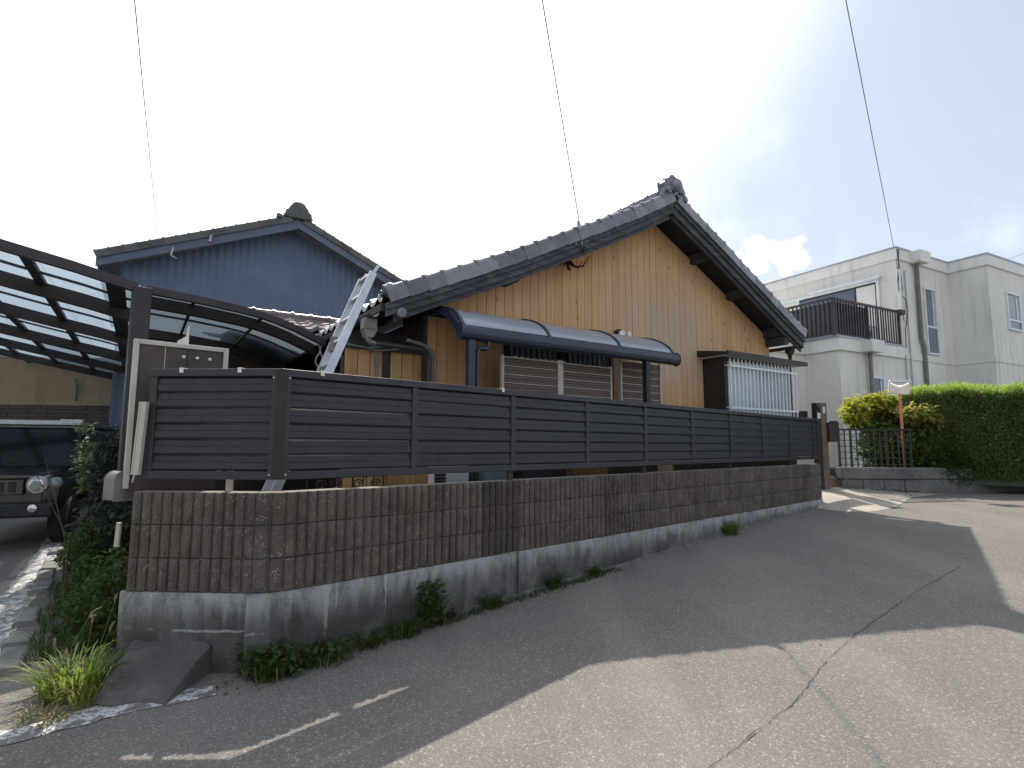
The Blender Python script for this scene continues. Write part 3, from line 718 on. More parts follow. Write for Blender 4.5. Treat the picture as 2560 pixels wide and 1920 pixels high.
# verge tiles: a roll on top, a flap hanging outside
def slope_pts(side):
    P = PL if side < 0 else PR; return P
def along(side, d):
    """point at distance d up-slope from the eave"""
    P = PL if side < 0 else list(reversed(PR))
    for (a, b), (c, e) in zip(P, P[1:]):
        l = math.hypot(c - a, e - b)
        if d <= l: return a + (c - a) * d / l, b + (e - b) * d / l, math.atan2(e - b, c - a)
        d -= l
    (a, b), (c, e) = P[-2:]; return c, e, math.atan2(e - b, c - a)
def verge_tile(L_):
    m = MB(); n_ = 8
    m.box(0, L_ + .02, -.028, -.004, -.02, .095)                       # hanging flap (front face proud of the board)
    m.box(0, L_, -.0275, .16, .09, .105)
    i0 = len(m.v)
    for k_, r_ in ((0, .078), (.035, .078), (.04, .062), (L_ + .03, .055)):
        for j in range(n_ + 1):
            a = math.pi * j / n_; m.v.append((k_, .030 - math.cos(a) * r_ * .8, .100 + math.sin(a) * r_))
    for q_ in range(3):
        for j in range(n_): a = i0 + q_ * (n_ + 1) + j; m.f.append((a, a + 1, a + n_ + 2, a + n_ + 1))
    m.f.append(tuple(i0 + j for j in range(n_ + 1)))
    return m
TL = .236; vt = verge_tile(TL).mesh('verge_tile', m_tile, False)
for side in (-1, 1):
    P = PL if side < 0 else PR; tot = sum(math.hypot(c - a, d - b) for (a, b), (c, d) in zip(P, P[1:])); n_ = int(tot / TL)
    for i in range(n_):
        s, z, an = along(side, i * TL + .02); s2, z2, _ = along(side, i * TL + TL + .02)
        if side < 0: ang = math.atan2(z2 - z, s2 - s); o = obj('verge_tile', vt, parent=HS, loc=(s, -.50, z + .004), rot=(0, -ang, 0))
        else:
            ang = math.atan2(z2 - z, s - s2); o = obj('verge_tile', vt, parent=HS, loc=(s, -.50, z + .004)); o.rotation_euler = (0, ang, 0); o.scale = (-1, 1, 1)
        o.rotation_euler.y += R(random.uniform(-1.2, 1.2)) - (R(2.0) if side < 0 else -R(2.0)); o.location.y += random.uniform(-.004, .004)
# field of pantiles: waves across, steps down the slope
def pantiles(side, yend=7.8, waves=.262):
    m = MB(); P = PL if side < 0 else PR; tot = sum(math.hypot(c - a, d - b) for (a, b), (c, d) in zip(P, P[1:])); rows = int(tot / TL); ny = int((yend + .34) / waves * 8)
    strip = []
    for i in range(rows + 1):
        for e in (0, 1):
            d = min(i * TL + (TL if e else 0), tot)
            s, z, an = along(side, d); lift = .045 if e == 0 else .022; strip.append((s, z, lift, an))
    i0 = 0; nv = ny + 1
    for s, z, lift, an in strip:
        for j in range(nv):
            y = -.34 + j * (yend + .34) / ny; ph = (y / waves) % 1.0
            h = .045 * (math.sin(math.pi * ph / .42) if ph < .42 else -.30 * math.sin(math.pi * (ph - .42) / .58))
            m.v.append((s, y, z + lift + h + .05))
    for r_ in range(len(strip) - 1):
        for j in range(ny): a = r_ * nv + j; m.f.append((a, a + nv, a + nv + 1, a + 1) if side < 0 else (a, a + 1, a + nv + 1, a + nv))
    b0 = len(m.v)                                                       # turned-down front edge of the eave tiles
    for j in range(nv): x_, y_, z_ = m.v[j]; m.v.append((x_ - .012 * side * -1, y_, z_ - .05))
    for j in range(ny): m.f.append((j, j + 1, b0 + j + 1, b0 + j))
    return m
for side in (-1, 1):
    o = obj('roof_tiles', pantiles(side), m_tile, HS, smooth=False); o['kind'] = 'stuff'
# second course of rolled tiles just inside the verge, individually set
def roll(L_, r_, n_=8):
    m = MB(); i0 = 0
    for k_, q_ in ((0, r_ * 1.12), (.03, r_ * 1.12), (.034, r_), (L_, r_ * .96)):
        for j in range(n_ + 1):
            a = math.pi * j / n_; m.v.append((k_, -math.cos(a) * q_, math.sin(a) * q_ * .9))
    for w_ in range(3):
        for j in range(n_): a = w_ * (n_ + 1) + j; m.f.append((a, a + 1, a + n_ + 2, a + n_ + 1))
    m.f.append(tuple(range(n_ + 1))); return m
rt = roll(TL + .02, .06).mesh('roll_tile', m_tile, True)
for row in (.21,):
    for i in range(21):
        s, z, an = along(-1, i * TL + .02); s2, z2, _ = along(-1, i * TL + TL + .02)
        if s2 > 3.75: break
        obj('roll_tile', rt, parent=HS, loc=(s, row - .5 + .03, z + .09 + .02), rot=(0, -math.atan2(z2 - z, s2 - s) - R(1.5), 0))
# ridge: stacked courses, round cap tiles, end ornament
m = MB()
for i, (hwd, z0, z1) in enumerate(((.16, .0, .05), (.14, .055, .095), (.12, .10, .14))): m.box(3.82 - hwd, 3.82 + hwd, -.44 + i * .03, 7.8, 5.10 + z0, 5.10 + z1)
obj('ridge_course', m, m_tile, HS)
for i in range(26):
    m = MB(); m.lathe([(.0, 0), (.095, .0), (.095, .05), (.082, .055), (.080, .30)], (3.82, -.30 + i * .30, 5.225), (0, 1, 0), 14); obj('ridge_tile', m, m_tile, HS)
m = MB()                                                                # onigawara: shield with scrolls and a boss
out_ = []
for j in range(25):
    a = math.pi * (-.12 + 1.24 * j / 24); r_ = .20 + .016 * math.cos(7 * a); out_.append((3.82 + math.cos(a) * r_ * 1.05, 5.20 + math.sin(a) * r_))
out_ += [(3.58, 5.08), (3.52, 5.01), (3.66, 5.03), (3.82, 5.12), (3.98, 5.03), (4.12, 5.01), (4.06, 5.08)]
m.prism(out_, -.50, -.36, 'y'); obj('ridge_ornament', m, m_tile, HS, bevel=.02)
m = MB(); m.lathe([(.0, .10), (.05, .09), (.085, .05), (.09, 0.)], (3.82, -.50, 5.24), (0, -1, 0), 16); obj('ornament_boss', m, m_tile, HS)
for sx in (-1, 1):
    m = MB(); m.tube([(3.82 + sx * (.08 + .10 * math.cos(a) * (1 - a / 9)), -.52, 5.13 + .07 * math.sin(a) * (1 - a / 9)) for a in [i * .55 for i in range(12)]], [.024 - .001 * i for i in range(12)], 8); obj('ornament_scroll', m, m_tile, HS)
m = MB(); m.lathe([(.0, .09), (.055, .075), (.078, .03), (.08, 0)], (3.70, -.44, 5.17), (-.2, -1, .1), 14); obj('verge_roundel', m, m_tile, HS)
m = MB(); m.lathe([(.0, .05), (.05, .045), (.075, .01), (.075, -.1)], (4.02, -.50, 5.09), (.2, -1, .2), 14); obj('verge_roundel', m, m_tile, HS)
m = MB(); m.lathe([(.0, .06), (.05, .05), (.072, .01), (.072, -.12)], (-.62, -.44, 2.96), (-.5, -1, .1), 14); obj('verge_roundel', m, m_tile, HS)
m = MB(); m.lathe([(.0, .03), (.05, .025), (.062, .0), (.06, -.1)], (-.50, -.47, 2.72), (-.2, -1, 0), 14); obj('verge_roundel', m, m_tile, HS)
# mortar-brown batten seen under the eave tiles
m = MB(); m.box(-.70, -.62, -.40, 7.8, 2.73, 2.81); obj('eave_batten', m, m_brown_wall, HS)
for y in [i * .45 - .3 for i in range(18)]:
    m = MB(); m.beam((-.62, y, 2.76), (0.1, y, 3.06), .05, .06); obj('rafter', m, m_dwood, HS)
    m = MB(); m.beam((7.2, y, 3.28), (6.7, y, 3.52), .05, .06); obj('rafter', m, m_dwood, HS)
# gutters, rain head and pipes at the left corner
def gutter(name, x, y0, y1, z, r_, mat):
    m = MB(); n_ = 8
    for y in (y0, y1):
        for j in range(n_ + 1): a = math.pi + math.pi * j / n_; m.v.append((x + math.cos(a) * r_, y, z + math.sin(a) * r_))
        for j in range(n_ + 1): a = 2 * math.pi - math.pi * j / n_; m.v.append((x + math.cos(a) * (r_ - .006), y, z + math.sin(a) * (r_ - .006)))
    k_ = 2 * (n_ + 1)
    for j in range(k_): m.f.append((j, (j + 1) % k_, k_ + (j + 1) % k_, k_ + j))
    m.f.append(tuple(range(k_))); m.f.append(tuple(reversed(range(k_, 2 * k_)))); return obj(name, m, mat, HS, smooth=True)
gutter('gutter', -.76, -.38, 7.6, 2.71, .055, m_pipe_d); gutter('gutter', 7.36, -.38, 7.6, 3.20, .055, m_rust)
m = MB(); m.box(-.84, -.70, -.32, -.18, 2.54, 2.66); m.prism([(-.83, 2.54), (-.71, 2.54), (-.745, 2.47), (-.80, 2.47)], -.31, -.19, 'y'); obj('rain_head', m, m_greyplastic, HS, bevel=.012)
m = MB(); m.tube([(-.77, -.25, 2.48), (-.77, -.25, 2.44), (-.745, -.25, 2.415), (-.70, -.25, 2.405)], .03, 10); obj('pipe_elbow', m, m_greyplastic, HS)
m = MB(); m.tube([(-.74, -.25, 2.41), (-.15, -.22, 2.40), (-.07, -.20, 2.37), (-.04, -.19, 2.30), (-.04, -.19, .5)], .029, 10); obj('downpipe', m, m_pipe_d, HS)
m = MB(); m.tube([(-.30, -.16, 2.50), (-.10, -.15, 2.47), (.02, -.14, 2.40), (.06, -.13, 2.28), (.065, -.13, .5)], .021, 10); obj('conduit', m, m_greyplastic, HS)
for (a, b, c, d), y in (((-1.0, 2.42, -.30, 2.47), .0), ((-.80, 2.40, -.25, 2.44), -.03)):
    m = MB(); m.tube([(a + (c - a) * i / 6, y - .02 * math.sin(i * 2), b + (d - b) * i / 6 - .04 * math.sin(math.pi * i / 6)) for i in range(7)], .011, 6); obj('cable', m, m_greyplastic, HS)
m = MB(); m.box(-.60, -.555, .0, .028, 2.20, 2.36); m.box(-.595, -.56, -.01, .0, 2.08, 2.2); obj('meter_bracket', m, m_greyplastic, HS, bevel=.006)
# right side rain head hanging under the far eave
m = MB(); m.lathe([(.035, -.16), (.04, -.10), (.085, -.04), (.09, .05)], (7.30, -.18, 3.13), (0, 0, 1), 12); m.tube([(7.3, -.18, 3.0), (7.3, -.18, .5)], .032, 8); obj('downpipe', m, m_rust, HS)
# antlers and wire bracket under the verge
for pts_ in ([(2.05, -.03, 3.90), (1.98, -.12, 3.80), (1.90, -.2, 3.82), (1.86, -.24, 3.90)], [(2.10, -.03, 3.88), (2.03, -.14, 3.74), (2.00, -.22, 3.70), (1.94, -.26, 3.73)],
             [(2.12, -.03, 3.92), (2.15, -.14, 3.79), (2.22, -.22, 3.79), (2.30, -.26, 3.93)], [(2.08, -.03, 3.92), (2.07, -.15, 3.80), (2.12, -.25, 3.74), (2.16, -.28, 3.84)]):
    m = MB(); m.tube(pts_, [.019, .017, .014, .006], 7); obj('wooden_prong', m, m_rust, HS)
m = MB(); m.tube([(1.98, -.50, 3.88), (2.02, -.52, 3.92)], .03, 8); obj('wire_knob', m, m_black, HS)
m = MB(); m.tube([(1.85, -.51, 3.93), (1.90, -.53, 4.13), (1.96, -.51, 3.95)], .006, 5); m.tube([(1.90, -.53, 4.13), (1.91, -.53, 4.22)], .012, 6); m.tube([(1.87, -.53, 4.15), (1.88, -.53, 4.25)], .014, 6); obj('wire_bracket', m, m_wire_light, HS)
# high lattice window behind the screens
m = MB(); m.box(1.09, 2.89, -.06, -.019, 2.68, 2.73); m.box(1.06, 1.11, -.06, .02, 2.0, 2.68); m.box(2.87, 2.92, -.06, .02, 2.0, 2.68); m.box(1.97, 2.03, -.05, .02, 2.0, 2.68); WF = obj('window', m, m_black, HS)
m = MB(); m.box(1.11, 1.97, .0, .0012, 2.0, 2.68); m.box(2.03, 2.87, .0, .0012, 2.0, 2.68); obj('glass', m, m_glass_d, WF)
for i in range(20):
    x = 1.15 + i * .088
    if 1.94 < x < 2.05: continue
    m = MB(); m.box(x, x + .058, -.030, -.012, 2.0, 2.68); obj('lattice_slat', m, m_greytrim, WF)
for i in range(9):
    x = 1.12 + i * .096; m = MB(); m.box(x, x + .052, -.18, -.16, 1.6, 2.45); obj('white_slat', m, m_alu_w, WF)
# wall lamp by the awning end
m = MB(); m.lathe([(.055, 0), (.055, .05), (.05, .09)], (3.03, -.02, 2.98), (0, -1, 0), 12); WL = obj('wall_lamp', m, m_black, HS)
for dx in (-.02, .09):
    m = MB(); m.lathe([(.02, 0), (.045, .03), (.05, .08), (.0, .085)], (3.03 + dx, -.10, 2.955), (.25 if dx > 0 else -.2, -1, -.1), 12); obj('lamp_head', m, m_cap, WL)
# box bay window with white grille
BY = MB(); BY.box(4.98, 5.06, -.42, -.02, 1.6, 2.76); BY.box(6.80, 6.88, -.42, -.02, 1.6, 2.76); BY.box(5.06, 6.80, -.42, -.02, 1.6, 1.86); BY.box(5.06, 6.80, -.42, -.02, 2.70, 2.76)
bay = obj('bay_window', BY, m_black, HS)
m = MB(); m.prism([(-.58, 2.775), (-.58, 2.815), (-.02, 2.90), (-.02, 2.80)], 4.83, 7.12, 'x'); m.box(4.83, 7.12, -.60, -.575, 2.755, 2.83); obj('bay_roof', m, m_black, bay)
m = MB(); m.box(4.86, 7.09, -.57, -.03, 2.762, 2.776); obj('bay_soffit', m, m_beige, bay)
m = MB(); m.box(5.06, 5.10, -.435, -.40, 1.86, 2.70); m.box(5.93, 5.98, -.435, -.40, 1.86, 2.70); m.box(6.76, 6.80, -.435, -.40, 1.86, 2.70); m.box(5.06, 6.80, -.435, -.40, 2.655, 2.70); m.box(5.06, 6.8, -.435, -.4, 1.86, 1.90); obj('sash', m, m_alu_w, bay)
m = MB(); m.box(5.10, 5.93, -.418, -.412, 1.90, 2.655); obj('glass', m, m_curtain, bay)
m = MB(); m.box(5.98, 6.76, -.410, -.404, 1.90, 2.655); obj('glass', m, m_curtain, bay)
for i in range(19):
    x = 5.02 + i * .1035; m = MB(); m.box(x, x + .022, -.50, -.482, 1.80, 2.735); obj('grille_bar', m, m_alu_w, bay)
for z in (1.93, 2.60):
    m = MB(); m.box(5.0, 6.91, -.515, -.500, z, z + .032); obj('grille_rail', m, m_alu_w, bay)
for z in (1.94, 2.61):
    for x in (5.0, 6.89): obj('grille_bracket', MB().box(x - .01, x + .01, -.48, -.42, z, z + .02), m_alu_w, bay)
m = MB(); m.box(6.92, 7.30, 1.2, 1.3, .45, 2.56); obj('rear_wing', m, m_darkin, HS)

# ------------------------------------------------------------------ curved patio awning on posts
AW = thing('patio_awning', 'curved grey polycarbonate awning with navy frame on two posts before the planks', 'awning', tuple(HQ), HA)
prof = []
for i in range(11):
    u = i / 10; prof.append((-.03 - .87 * math.sin(u * math.pi / 2) ** 1.0 * (1 if u < 1 else 1), 2.58 + .33 * math.cos(u * math.pi / 2) ** .9))
prof = [(-.02, 2.905), (-.20, 2.90), (-.36, 2.875), (-.50, 2.835), (-.62, 2.785), (-.72, 2.725), (-.80, 2.655), (-.85, 2.59)]
ax = [.03, 1.16, 2.28, 3.27]
def slope_right(x): return -.035 * 0
for a, b in zip(ax, ax[1:]):
    m = MB(); pr = prof; poly = pr + [(y, z - .006) for y, z in reversed(pr)]; m.prism(poly, a + .012, b - .012, 'x'); obj('roof_sheet', m, m_poly2, AW, smooth=True)
for a in ax:
    m = MB(); poly = [(y - .006, z + .014) for y, z in prof] + [(y + .004, z - .028) for y, z in reversed(prof)]; m.prism(poly, a - .018, a + .018, 'x'); obj('rib', m, m_navy, AW)
m = MB(); m.prism([(-.91, 2.565), (-.925, 2.50), (-.905, 2.45), (-.86, 2.43), (-.81, 2.44), (-.79, 2.50), (-.80, 2.585), (-.85, 2.60)], -.02, 3.33, 'x'); obj('front_beam', m, m_navy, AW, bevel=.012)
m = MB(); m.box(-.0, 3.3, -.05, -.019, 2.84, 2.93); obj('wall_rail', m, m_navy, AW)
m = MB(); m.prism([(-.06, 2.90), (-.06, 2.84), (-.36, 2.80), (-.60, 2.70), (-.80, 2.52), (-.84, 2.60), (-.62, 2.785), (-.36, 2.87)], -.02, .03, 'x'); obj('end_bracket', m, m_navy, AW)
for x in (.12, 2.74):
    m = MB(); m.box(x - .04, x + .04, -.89, -.815, .5, 2.44); obj('post', m, m_navy if x < 1 else m_black, AW, bevel=.006)
m = MB(); m.tube([(.33, -.86, 2.44), (.33, -.86, 2.39), (.30, -.86, 2.36), (.22, -.86, 2.36), (.20, -.86, 2.33), (.20, -.86, .5)], .026, 8); obj('drain_pipe', m, m_navy, AW)

# ------------------------------------------------------------------ three slatted screens in the garden
def screen(x0, x1, ztop, y, label, n_=11, zlo=1.35, end=True, wide=False):
    t_ = thing('slat_screen', label, 'screen', tuple(HQ), HA, 'brown slatted screens in beige frames')
    for i, x in enumerate((x0, x1)):
        w_ = .022 if not (wide and i == 1) else .065
        m = MB(); m.box(x - (.0 if i == 0 else w_), x + (w_ if i == 0 else 0), y - .03, y + .02, .5, ztop + .015 + (.01 if wide and i else 0)); obj('frame_post', m, m_beige, t_)
    m = MB(); m.box(x0 + .022, x1 - .022, y - .02, y + .01, ztop - .012, ztop); obj('frame_rail', m, m_beige, t_)
    for k_ in range(n_):
        z1 = ztop - .012 - k_ * .098
        m = MB(); m.prism([(y - .004, z1 - .088), (y - .012, z1 - .08), (y - .012, z1 - .05), (y - .007, z1 - .046), (y - .012, z1 - .042), (y - .012, z1 - .01), (y - .004, z1 - .002), (y + .006, z1 - .002), (y + .006, z1 - .088)], x0 + .022, x1 - .022, 'x')
        obj('slat', m, m_slatbrown, t_)
        m = MB(); m.box(x0 + .022, x1 - .022, y - .017, y - .002, z1 - .0975, z1 - .0895); obj('trim_strip', m, m_beige, t_)
    return t_
screen(.69, 1.56, 2.36, -.55, 'brown slatted screen under the awning, left of the wide beige post', wide=True)
screen(1.562, 2.40, 2.36, -.54, 'brown slatted screen under the middle of the awning, right of the wide beige post')
screen(2.55, 3.33, 2.47, -.55, 'brown slatted screen behind the black awning post, rightmost of three')
# loose sheet leaning between the screens
m = MB(); m.beam((2.52, -.48, 1.2), (2.50, -.30, 2.50), .09, .012, (1, 0, 0)); o = obj('leaning_board', m, m_greyplastic, None, tuple(HQ), (0, 0, R(90 - HA))); tag(o, 'grey board leaning in the gap between two brown screens', 'board')

# ------------------------------------------------------------------ ladder against the eave
LD = thing('ladder', 'aluminium ladder leaning on the eave of the timber house', 'ladder', (0, 0, 0), 90)
lb = Vector((-2.02, 4.45, .55)); lt = Vector((-1.385, 5.42, 3.05)); off = az2(-33.6) * .34
ld = (lt - lb).normalized(); ln = off.normalized(); lu = ld.cross(ln).normalized()
def rail(p, q):
    m = MB(); P = [(-.012, -.036), (.012, -.036), (.012, -.031), (-.006, -.031), (-.006, .031), (.012, .031), (.012, .036), (-.012, .036)]
    i0 = 0
    for c in (p, q):
        for a, b in P: m.v.append(tuple(c + ln * a + lu * b))
    n_ = len(P)
    for j in range(n_): m.f.append((j, (j + 1) % n_, n_ + (j + 1) % n_, n_ + j))
    m.f.append(tuple(range(n_))); m.f.append(tuple(reversed(range(n_, 2 * n_)))); return m
obj('rail', rail(lb, lt), m_alu, LD); obj('rail', rail(lb + off, lt + off), m_alu, LD)
for p in (lt, lt + off):
    m = MB(); m.beam(p - ld * .02, p + ld * .10 - lu * .02, .008, .03, tuple(lu)); obj('rail_tip', m, m_alu, LD)
for i in range(11):
    c = lb + ld * (.12 + i * .262)
    m = MB(); m.beam(c, c + off, .045, .028, tuple(ld)); obj('rung', m, m_alu, LD)
m = MB(); c = lb + ld * 1.95 + off * .9; m.box(c.x - .03, c.x + .03, c.y - .03, c.y + .02, c.z - .07, c.z + .07); obj('latch', m, m_greyplastic, LD)

# ------------------------------------------------------------------ cables overhead
def cable(label, a, b, sag, r_, mat, n_=24):
    a = Vector(a); b = Vector(b); m = MB(); m.tube([a.lerp(b, i / n_) + Vector((0, 0, -sag * 4 * (i / n_) * (1 - i / n_))) for i in range(n_ + 1)], r_, 6)
    return tag(obj('overhead_cable', m, mat), label, 'cable', 'service cables crossing the sky')
cable('thin grey cable dropping from the sky to the roof of the grey house', (-8.5, 13.0, 6.10), (-.77, .2, 5.3), .03, .0065, m_wirecol)
cable('thin cable dropping to the bracket on the cedar house gable', tuple(hw(1.90, -.53, 4.22)), (-.6, -.1, 5.25), .03, .0055, m_wirecol)
cable('thin cable running down to the roof corner of the white building', (10.80, 15.35, 6.95), (.1, 1.4, 9.4), .03, .009, m_wirecol)
cable('faint far wire above the right end of the white building', (22.4, 25, 9.8), (26.5, 25.2, 11.3), .02, .009, m_wire_light)

# ------------------------------------------------------------------ leaves
def rot_leaf(m, c, size, rd, droop=0., asp=.5, n=None):
    """one folded leaf: two quads along a midrib"""
    a = rd.uniform(0, 6.283); t = rd.uniform(-.9, .6) - droop
    d = Vector((math.cos(a) * math.cos(t), math.sin(a) * math.cos(t), math.sin(t))); s_ = d.cross(Vector((rd.uniform(-.5, .5), rd.uniform(-.5, .5), 1))).normalized(); u = s_.cross(d)
    L_ = size * rd.uniform(.7, 1.25); W_ = L_ * asp * rd.uniform(.8, 1.1); c = Vector(c); i = len(m.v)
    m.v += [tuple(c), tuple(c + d * L_ * .45 + s_ * W_ * .5 + u * W_ * .14), tuple(c + d * L_), tuple(c + d * L_ * .45 - s_ * W_ * .5 + u * W_ * .14), tuple(c + d * L_ * .5)]
    m.f += [(i, i + 1, i + 2, i + 4), (i, i + 4, i + 2, i + 3)]
def blob_points(rd, blobs, n, shell=.55):
    tot = sum(b[3] * b[4] * b[5] for b in blobs); P = []
    for cx, cy, cz, rx, ry, rz in blobs:
        for _ in range(int(n * rx * ry * rz / tot)):
            while True:
                v = Vector((rd.uniform(-1, 1), rd.uniform(-1, 1), rd.uniform(-1, 1)))
                if shell < v.length <= 1: break
            k = 1 + .30 * noise.noise(Vector((cx + v.x * 1.7, cy + v.y * 1.7, cz + v.z * 1.7)) * 2.2)
            p = Vector((cx + v.x * rx * k, cy + v.y * ry * k, cz + v.z * rz * k))
            if noise.noise(p * 3.3) > -.22: P.append(p)
    return P
def leafy(name, blobs, n, size, mat, parent=None, seed=1, asp=.5, droop=.2, shell=.5):
    rd = random.Random(seed); m = MB()
    for p in blob_points(rd, blobs, n, shell): rot_leaf(m, p, size, rd, droop, asp)
    return obj(name, m, mat, parent, smooth=False)
def blades(m, x, y, z, n, h, spread, rd, wd=.006, lean=.6):
    for _ in range(n):
        a = rd.uniform(0, 6.283); r_ = spread * rd.random() ** .7; bx, by = x + math.cos(a) * r_ * .5, y + math.sin(a) * r_ * .5
        a += rd.uniform(-.7, .7); hh = h * rd.uniform(.45, 1.1); l = hh * lean * rd.uniform(.3, 1.3); w_ = wd * rd.uniform(.6, 1.3); V = []
        sx, sy = -math.sin(a) * w_, math.cos(a) * w_
        for k in range(5):
            u = k / 4; px = bx + math.cos(a) * l * u ** 1.8; py = by + math.sin(a) * l * u ** 1.8; pz = z + hh * (u - .28 * u ** 3 * (1 + lean * .5)); q = (1 - u) ** .7 + .04
            V += [(px + sx * q, py + sy * q, pz), (px - sx * q, py - sy * q, pz)]
        i = len(m.v); m.v += V
        for k in range(4): j = i + 2 * k; m.f.append((j, j + 1, j + 3, j + 2))

# ------------------------------------------------------------------ carport with smoked sheets
CA, CV = 50.0, -33.6; CP = Vector((-3.70, 5.50, 0)); CU = az2(CA); CW = az2(CV)
CT = thing('carport', 'dark bronze carport with smoked translucent roof sheets beside the house', 'carport', tuple(CP), CA)
Ri = Matrix.Rotation(-R(90 - CA), 3, 'Z')
def cp(s, v_, z): p = Ri @ (CU * s + CW * v_); return Vector((p.x, p.y, z))
CZ = [(-5.2, 3.93), (-3, 3.50), (-1.1, 3.14), (-.4, 3.02), (0, 2.925), (.5, 2.90), (1.06, 2.85), (1.42, 2.765), (1.86, 2.60)]
def cz(s):
    for (a, b), (c, d) in zip(CZ, CZ[1:]):
        if s <= c: return b + (d - b) * (s - a) / (c - a)
    return CZ[-1][1]
def cbeam(name, s0, s1, v_, wd, dz0, dz1, mat, n_=10):
    m = MB(); S = [s0 + (s1 - s0) * i / n_ for i in range(n_ + 1)]; i0 = 0
    for s in S:
        for dv, dz in ((-wd / 2, dz0), (wd / 2, dz0), (wd / 2, dz1), (-wd / 2, dz1)): m.v.append(tuple(cp(s, v_ + dv, cz(s) + dz)))
    for k in range(n_):
        for j in range(4): a = 4 * k + j; b = 4 * k + (j + 1) % 4; m.f.append((a, b, b + 4, a + 4))
    m.f.append((3, 2, 1, 0)); e = 4 * n_; m.f.append((e, e + 1, e + 2, e + 3)); return obj(name, m, mat, CT)
LR = [1.37, 3.5, 5.7, 7.9, 10.1, 12.3]
cbeam('fascia', -5.2, -.05, .0, .07, -.095, .0, m_bronze); cbeam('fascia', .02, 1.86, .0, .07, -.075, .0, m_bronze)
for v_ in LR: cbeam('rafter', -5.2, -.05, v_, .10, -.16, -.01, m_bronze)
for v_ in (.42, 2.45): cbeam('rafter', .02, 1.86, v_, .09, -.13, -.01, m_bronze)
cbeam('trim_strip', .03, 1.84, .16, .012, -.035, -.02, m_alu_w)
VL = [0.0] + LR
for v0, v1 in zip(VL, VL[1:]):
    for S0, S1 in [(-.25 - .7 * k, -.25 - .7 * (k - 1)) for k in range(0, 8)]:
        S1 = min(S1, -.04); m = MB()
        m.grid(lambda u, t_: cp(S0 + (S1 - S0) * u, v0 + (v1 - v0) * t_, cz(S0 + (S1 - S0) * u) - .005), 3, 1); obj('roof_sheet', m, m_poly, CT, smooth=True)
for k in range(0, 8):
    s = -.25 - .7 * k; m = MB(); m.beam(cp(s, 0, cz(s) - .03), cp(s, 12.3, cz(s) - .03), .085 if k else .16, .045); obj('purlin', m, m_bronze, CT)
for v0, v1 in zip(VL, VL[1:]):
    cbeam('sheet_joint', -5.2, -.05, v0 + (v1 - v0) * .60, .03, -.03, -.005, m_bronze)
for v0, v1 in ((.0, .42), (.42, 2.45)):
    for s0, s1 in ((.02, .45), (.45, 1.15), (1.15, 1.86)):
        m = MB(); m.grid(lambda u, t_: cp(s0 + (s1 - s0) * u, v0 + (v1 - v0) * t_, cz(s0 + (s1 - s0) * u) - .005), 4, 1); obj('roof_sheet', m, m_poly_r, CT, smooth=True)
for s in (.45, 1.15, 1.86):
    m = MB(); m.beam(cp(s, 0, cz(s) - .03), cp(s, 2.45, cz(s) - .03), .03, .03); obj('purlin', m, m_bronze, CT)
cbeam('sheet_joint', .02, 1.86, 1.30, .02, -.03, -.005, m_bronze)
m = MB(); m.box(-.10, .06, -.06, .10, .0, 2.90); obj('post', m, m_bronze, CT, bevel=.01)
for v_ in (5.0, 10.0):
    m = MB(); p = cp(0, v_, 0); m.box(p.x - .06, p.x + .06, p.y - .06, p.y + .06, 0, 2.75); obj('post', m, m_bronze, CT)
m = MB(); p = cp(1.80, 2.2, 0); m.box(p.x - .05, p.x + .05, p.y - .05, p.y + .05, .4, 2.55); obj('post', m, m_bronze, CT)
for dx, k in ((0, 1.), (.05, -1.)):
    m = MB(); m.tube([tuple(cp(1.80 + dx + .03 * math.sin(i * 1.3) * k, .05, 2.55 - i * .055)) for i in range(12)], .009, 5); obj('hanging_cord', m, m_wire_light, CT)
m = MB(); m.tube([tuple(cp(1.80 + .09 * math.sin(i * .52), .05, 1.97 - .08 * math.cos(i * .52))) for i in range(13)], .009, 5); obj('hanging_cord', m, m_wire_light, CT)
m = MB(); m.tube([(-3.05, 5.3, 1.5), (-3.05, 5.3, 2.08), (-3.07, 5.3, 2.10), (-3.10, 5.3, 2.10)], .007, 5); tag(obj('wire_hook', m, m_wire_light), 'thin pale wire hook rising behind the short fence stretch', 'hook')

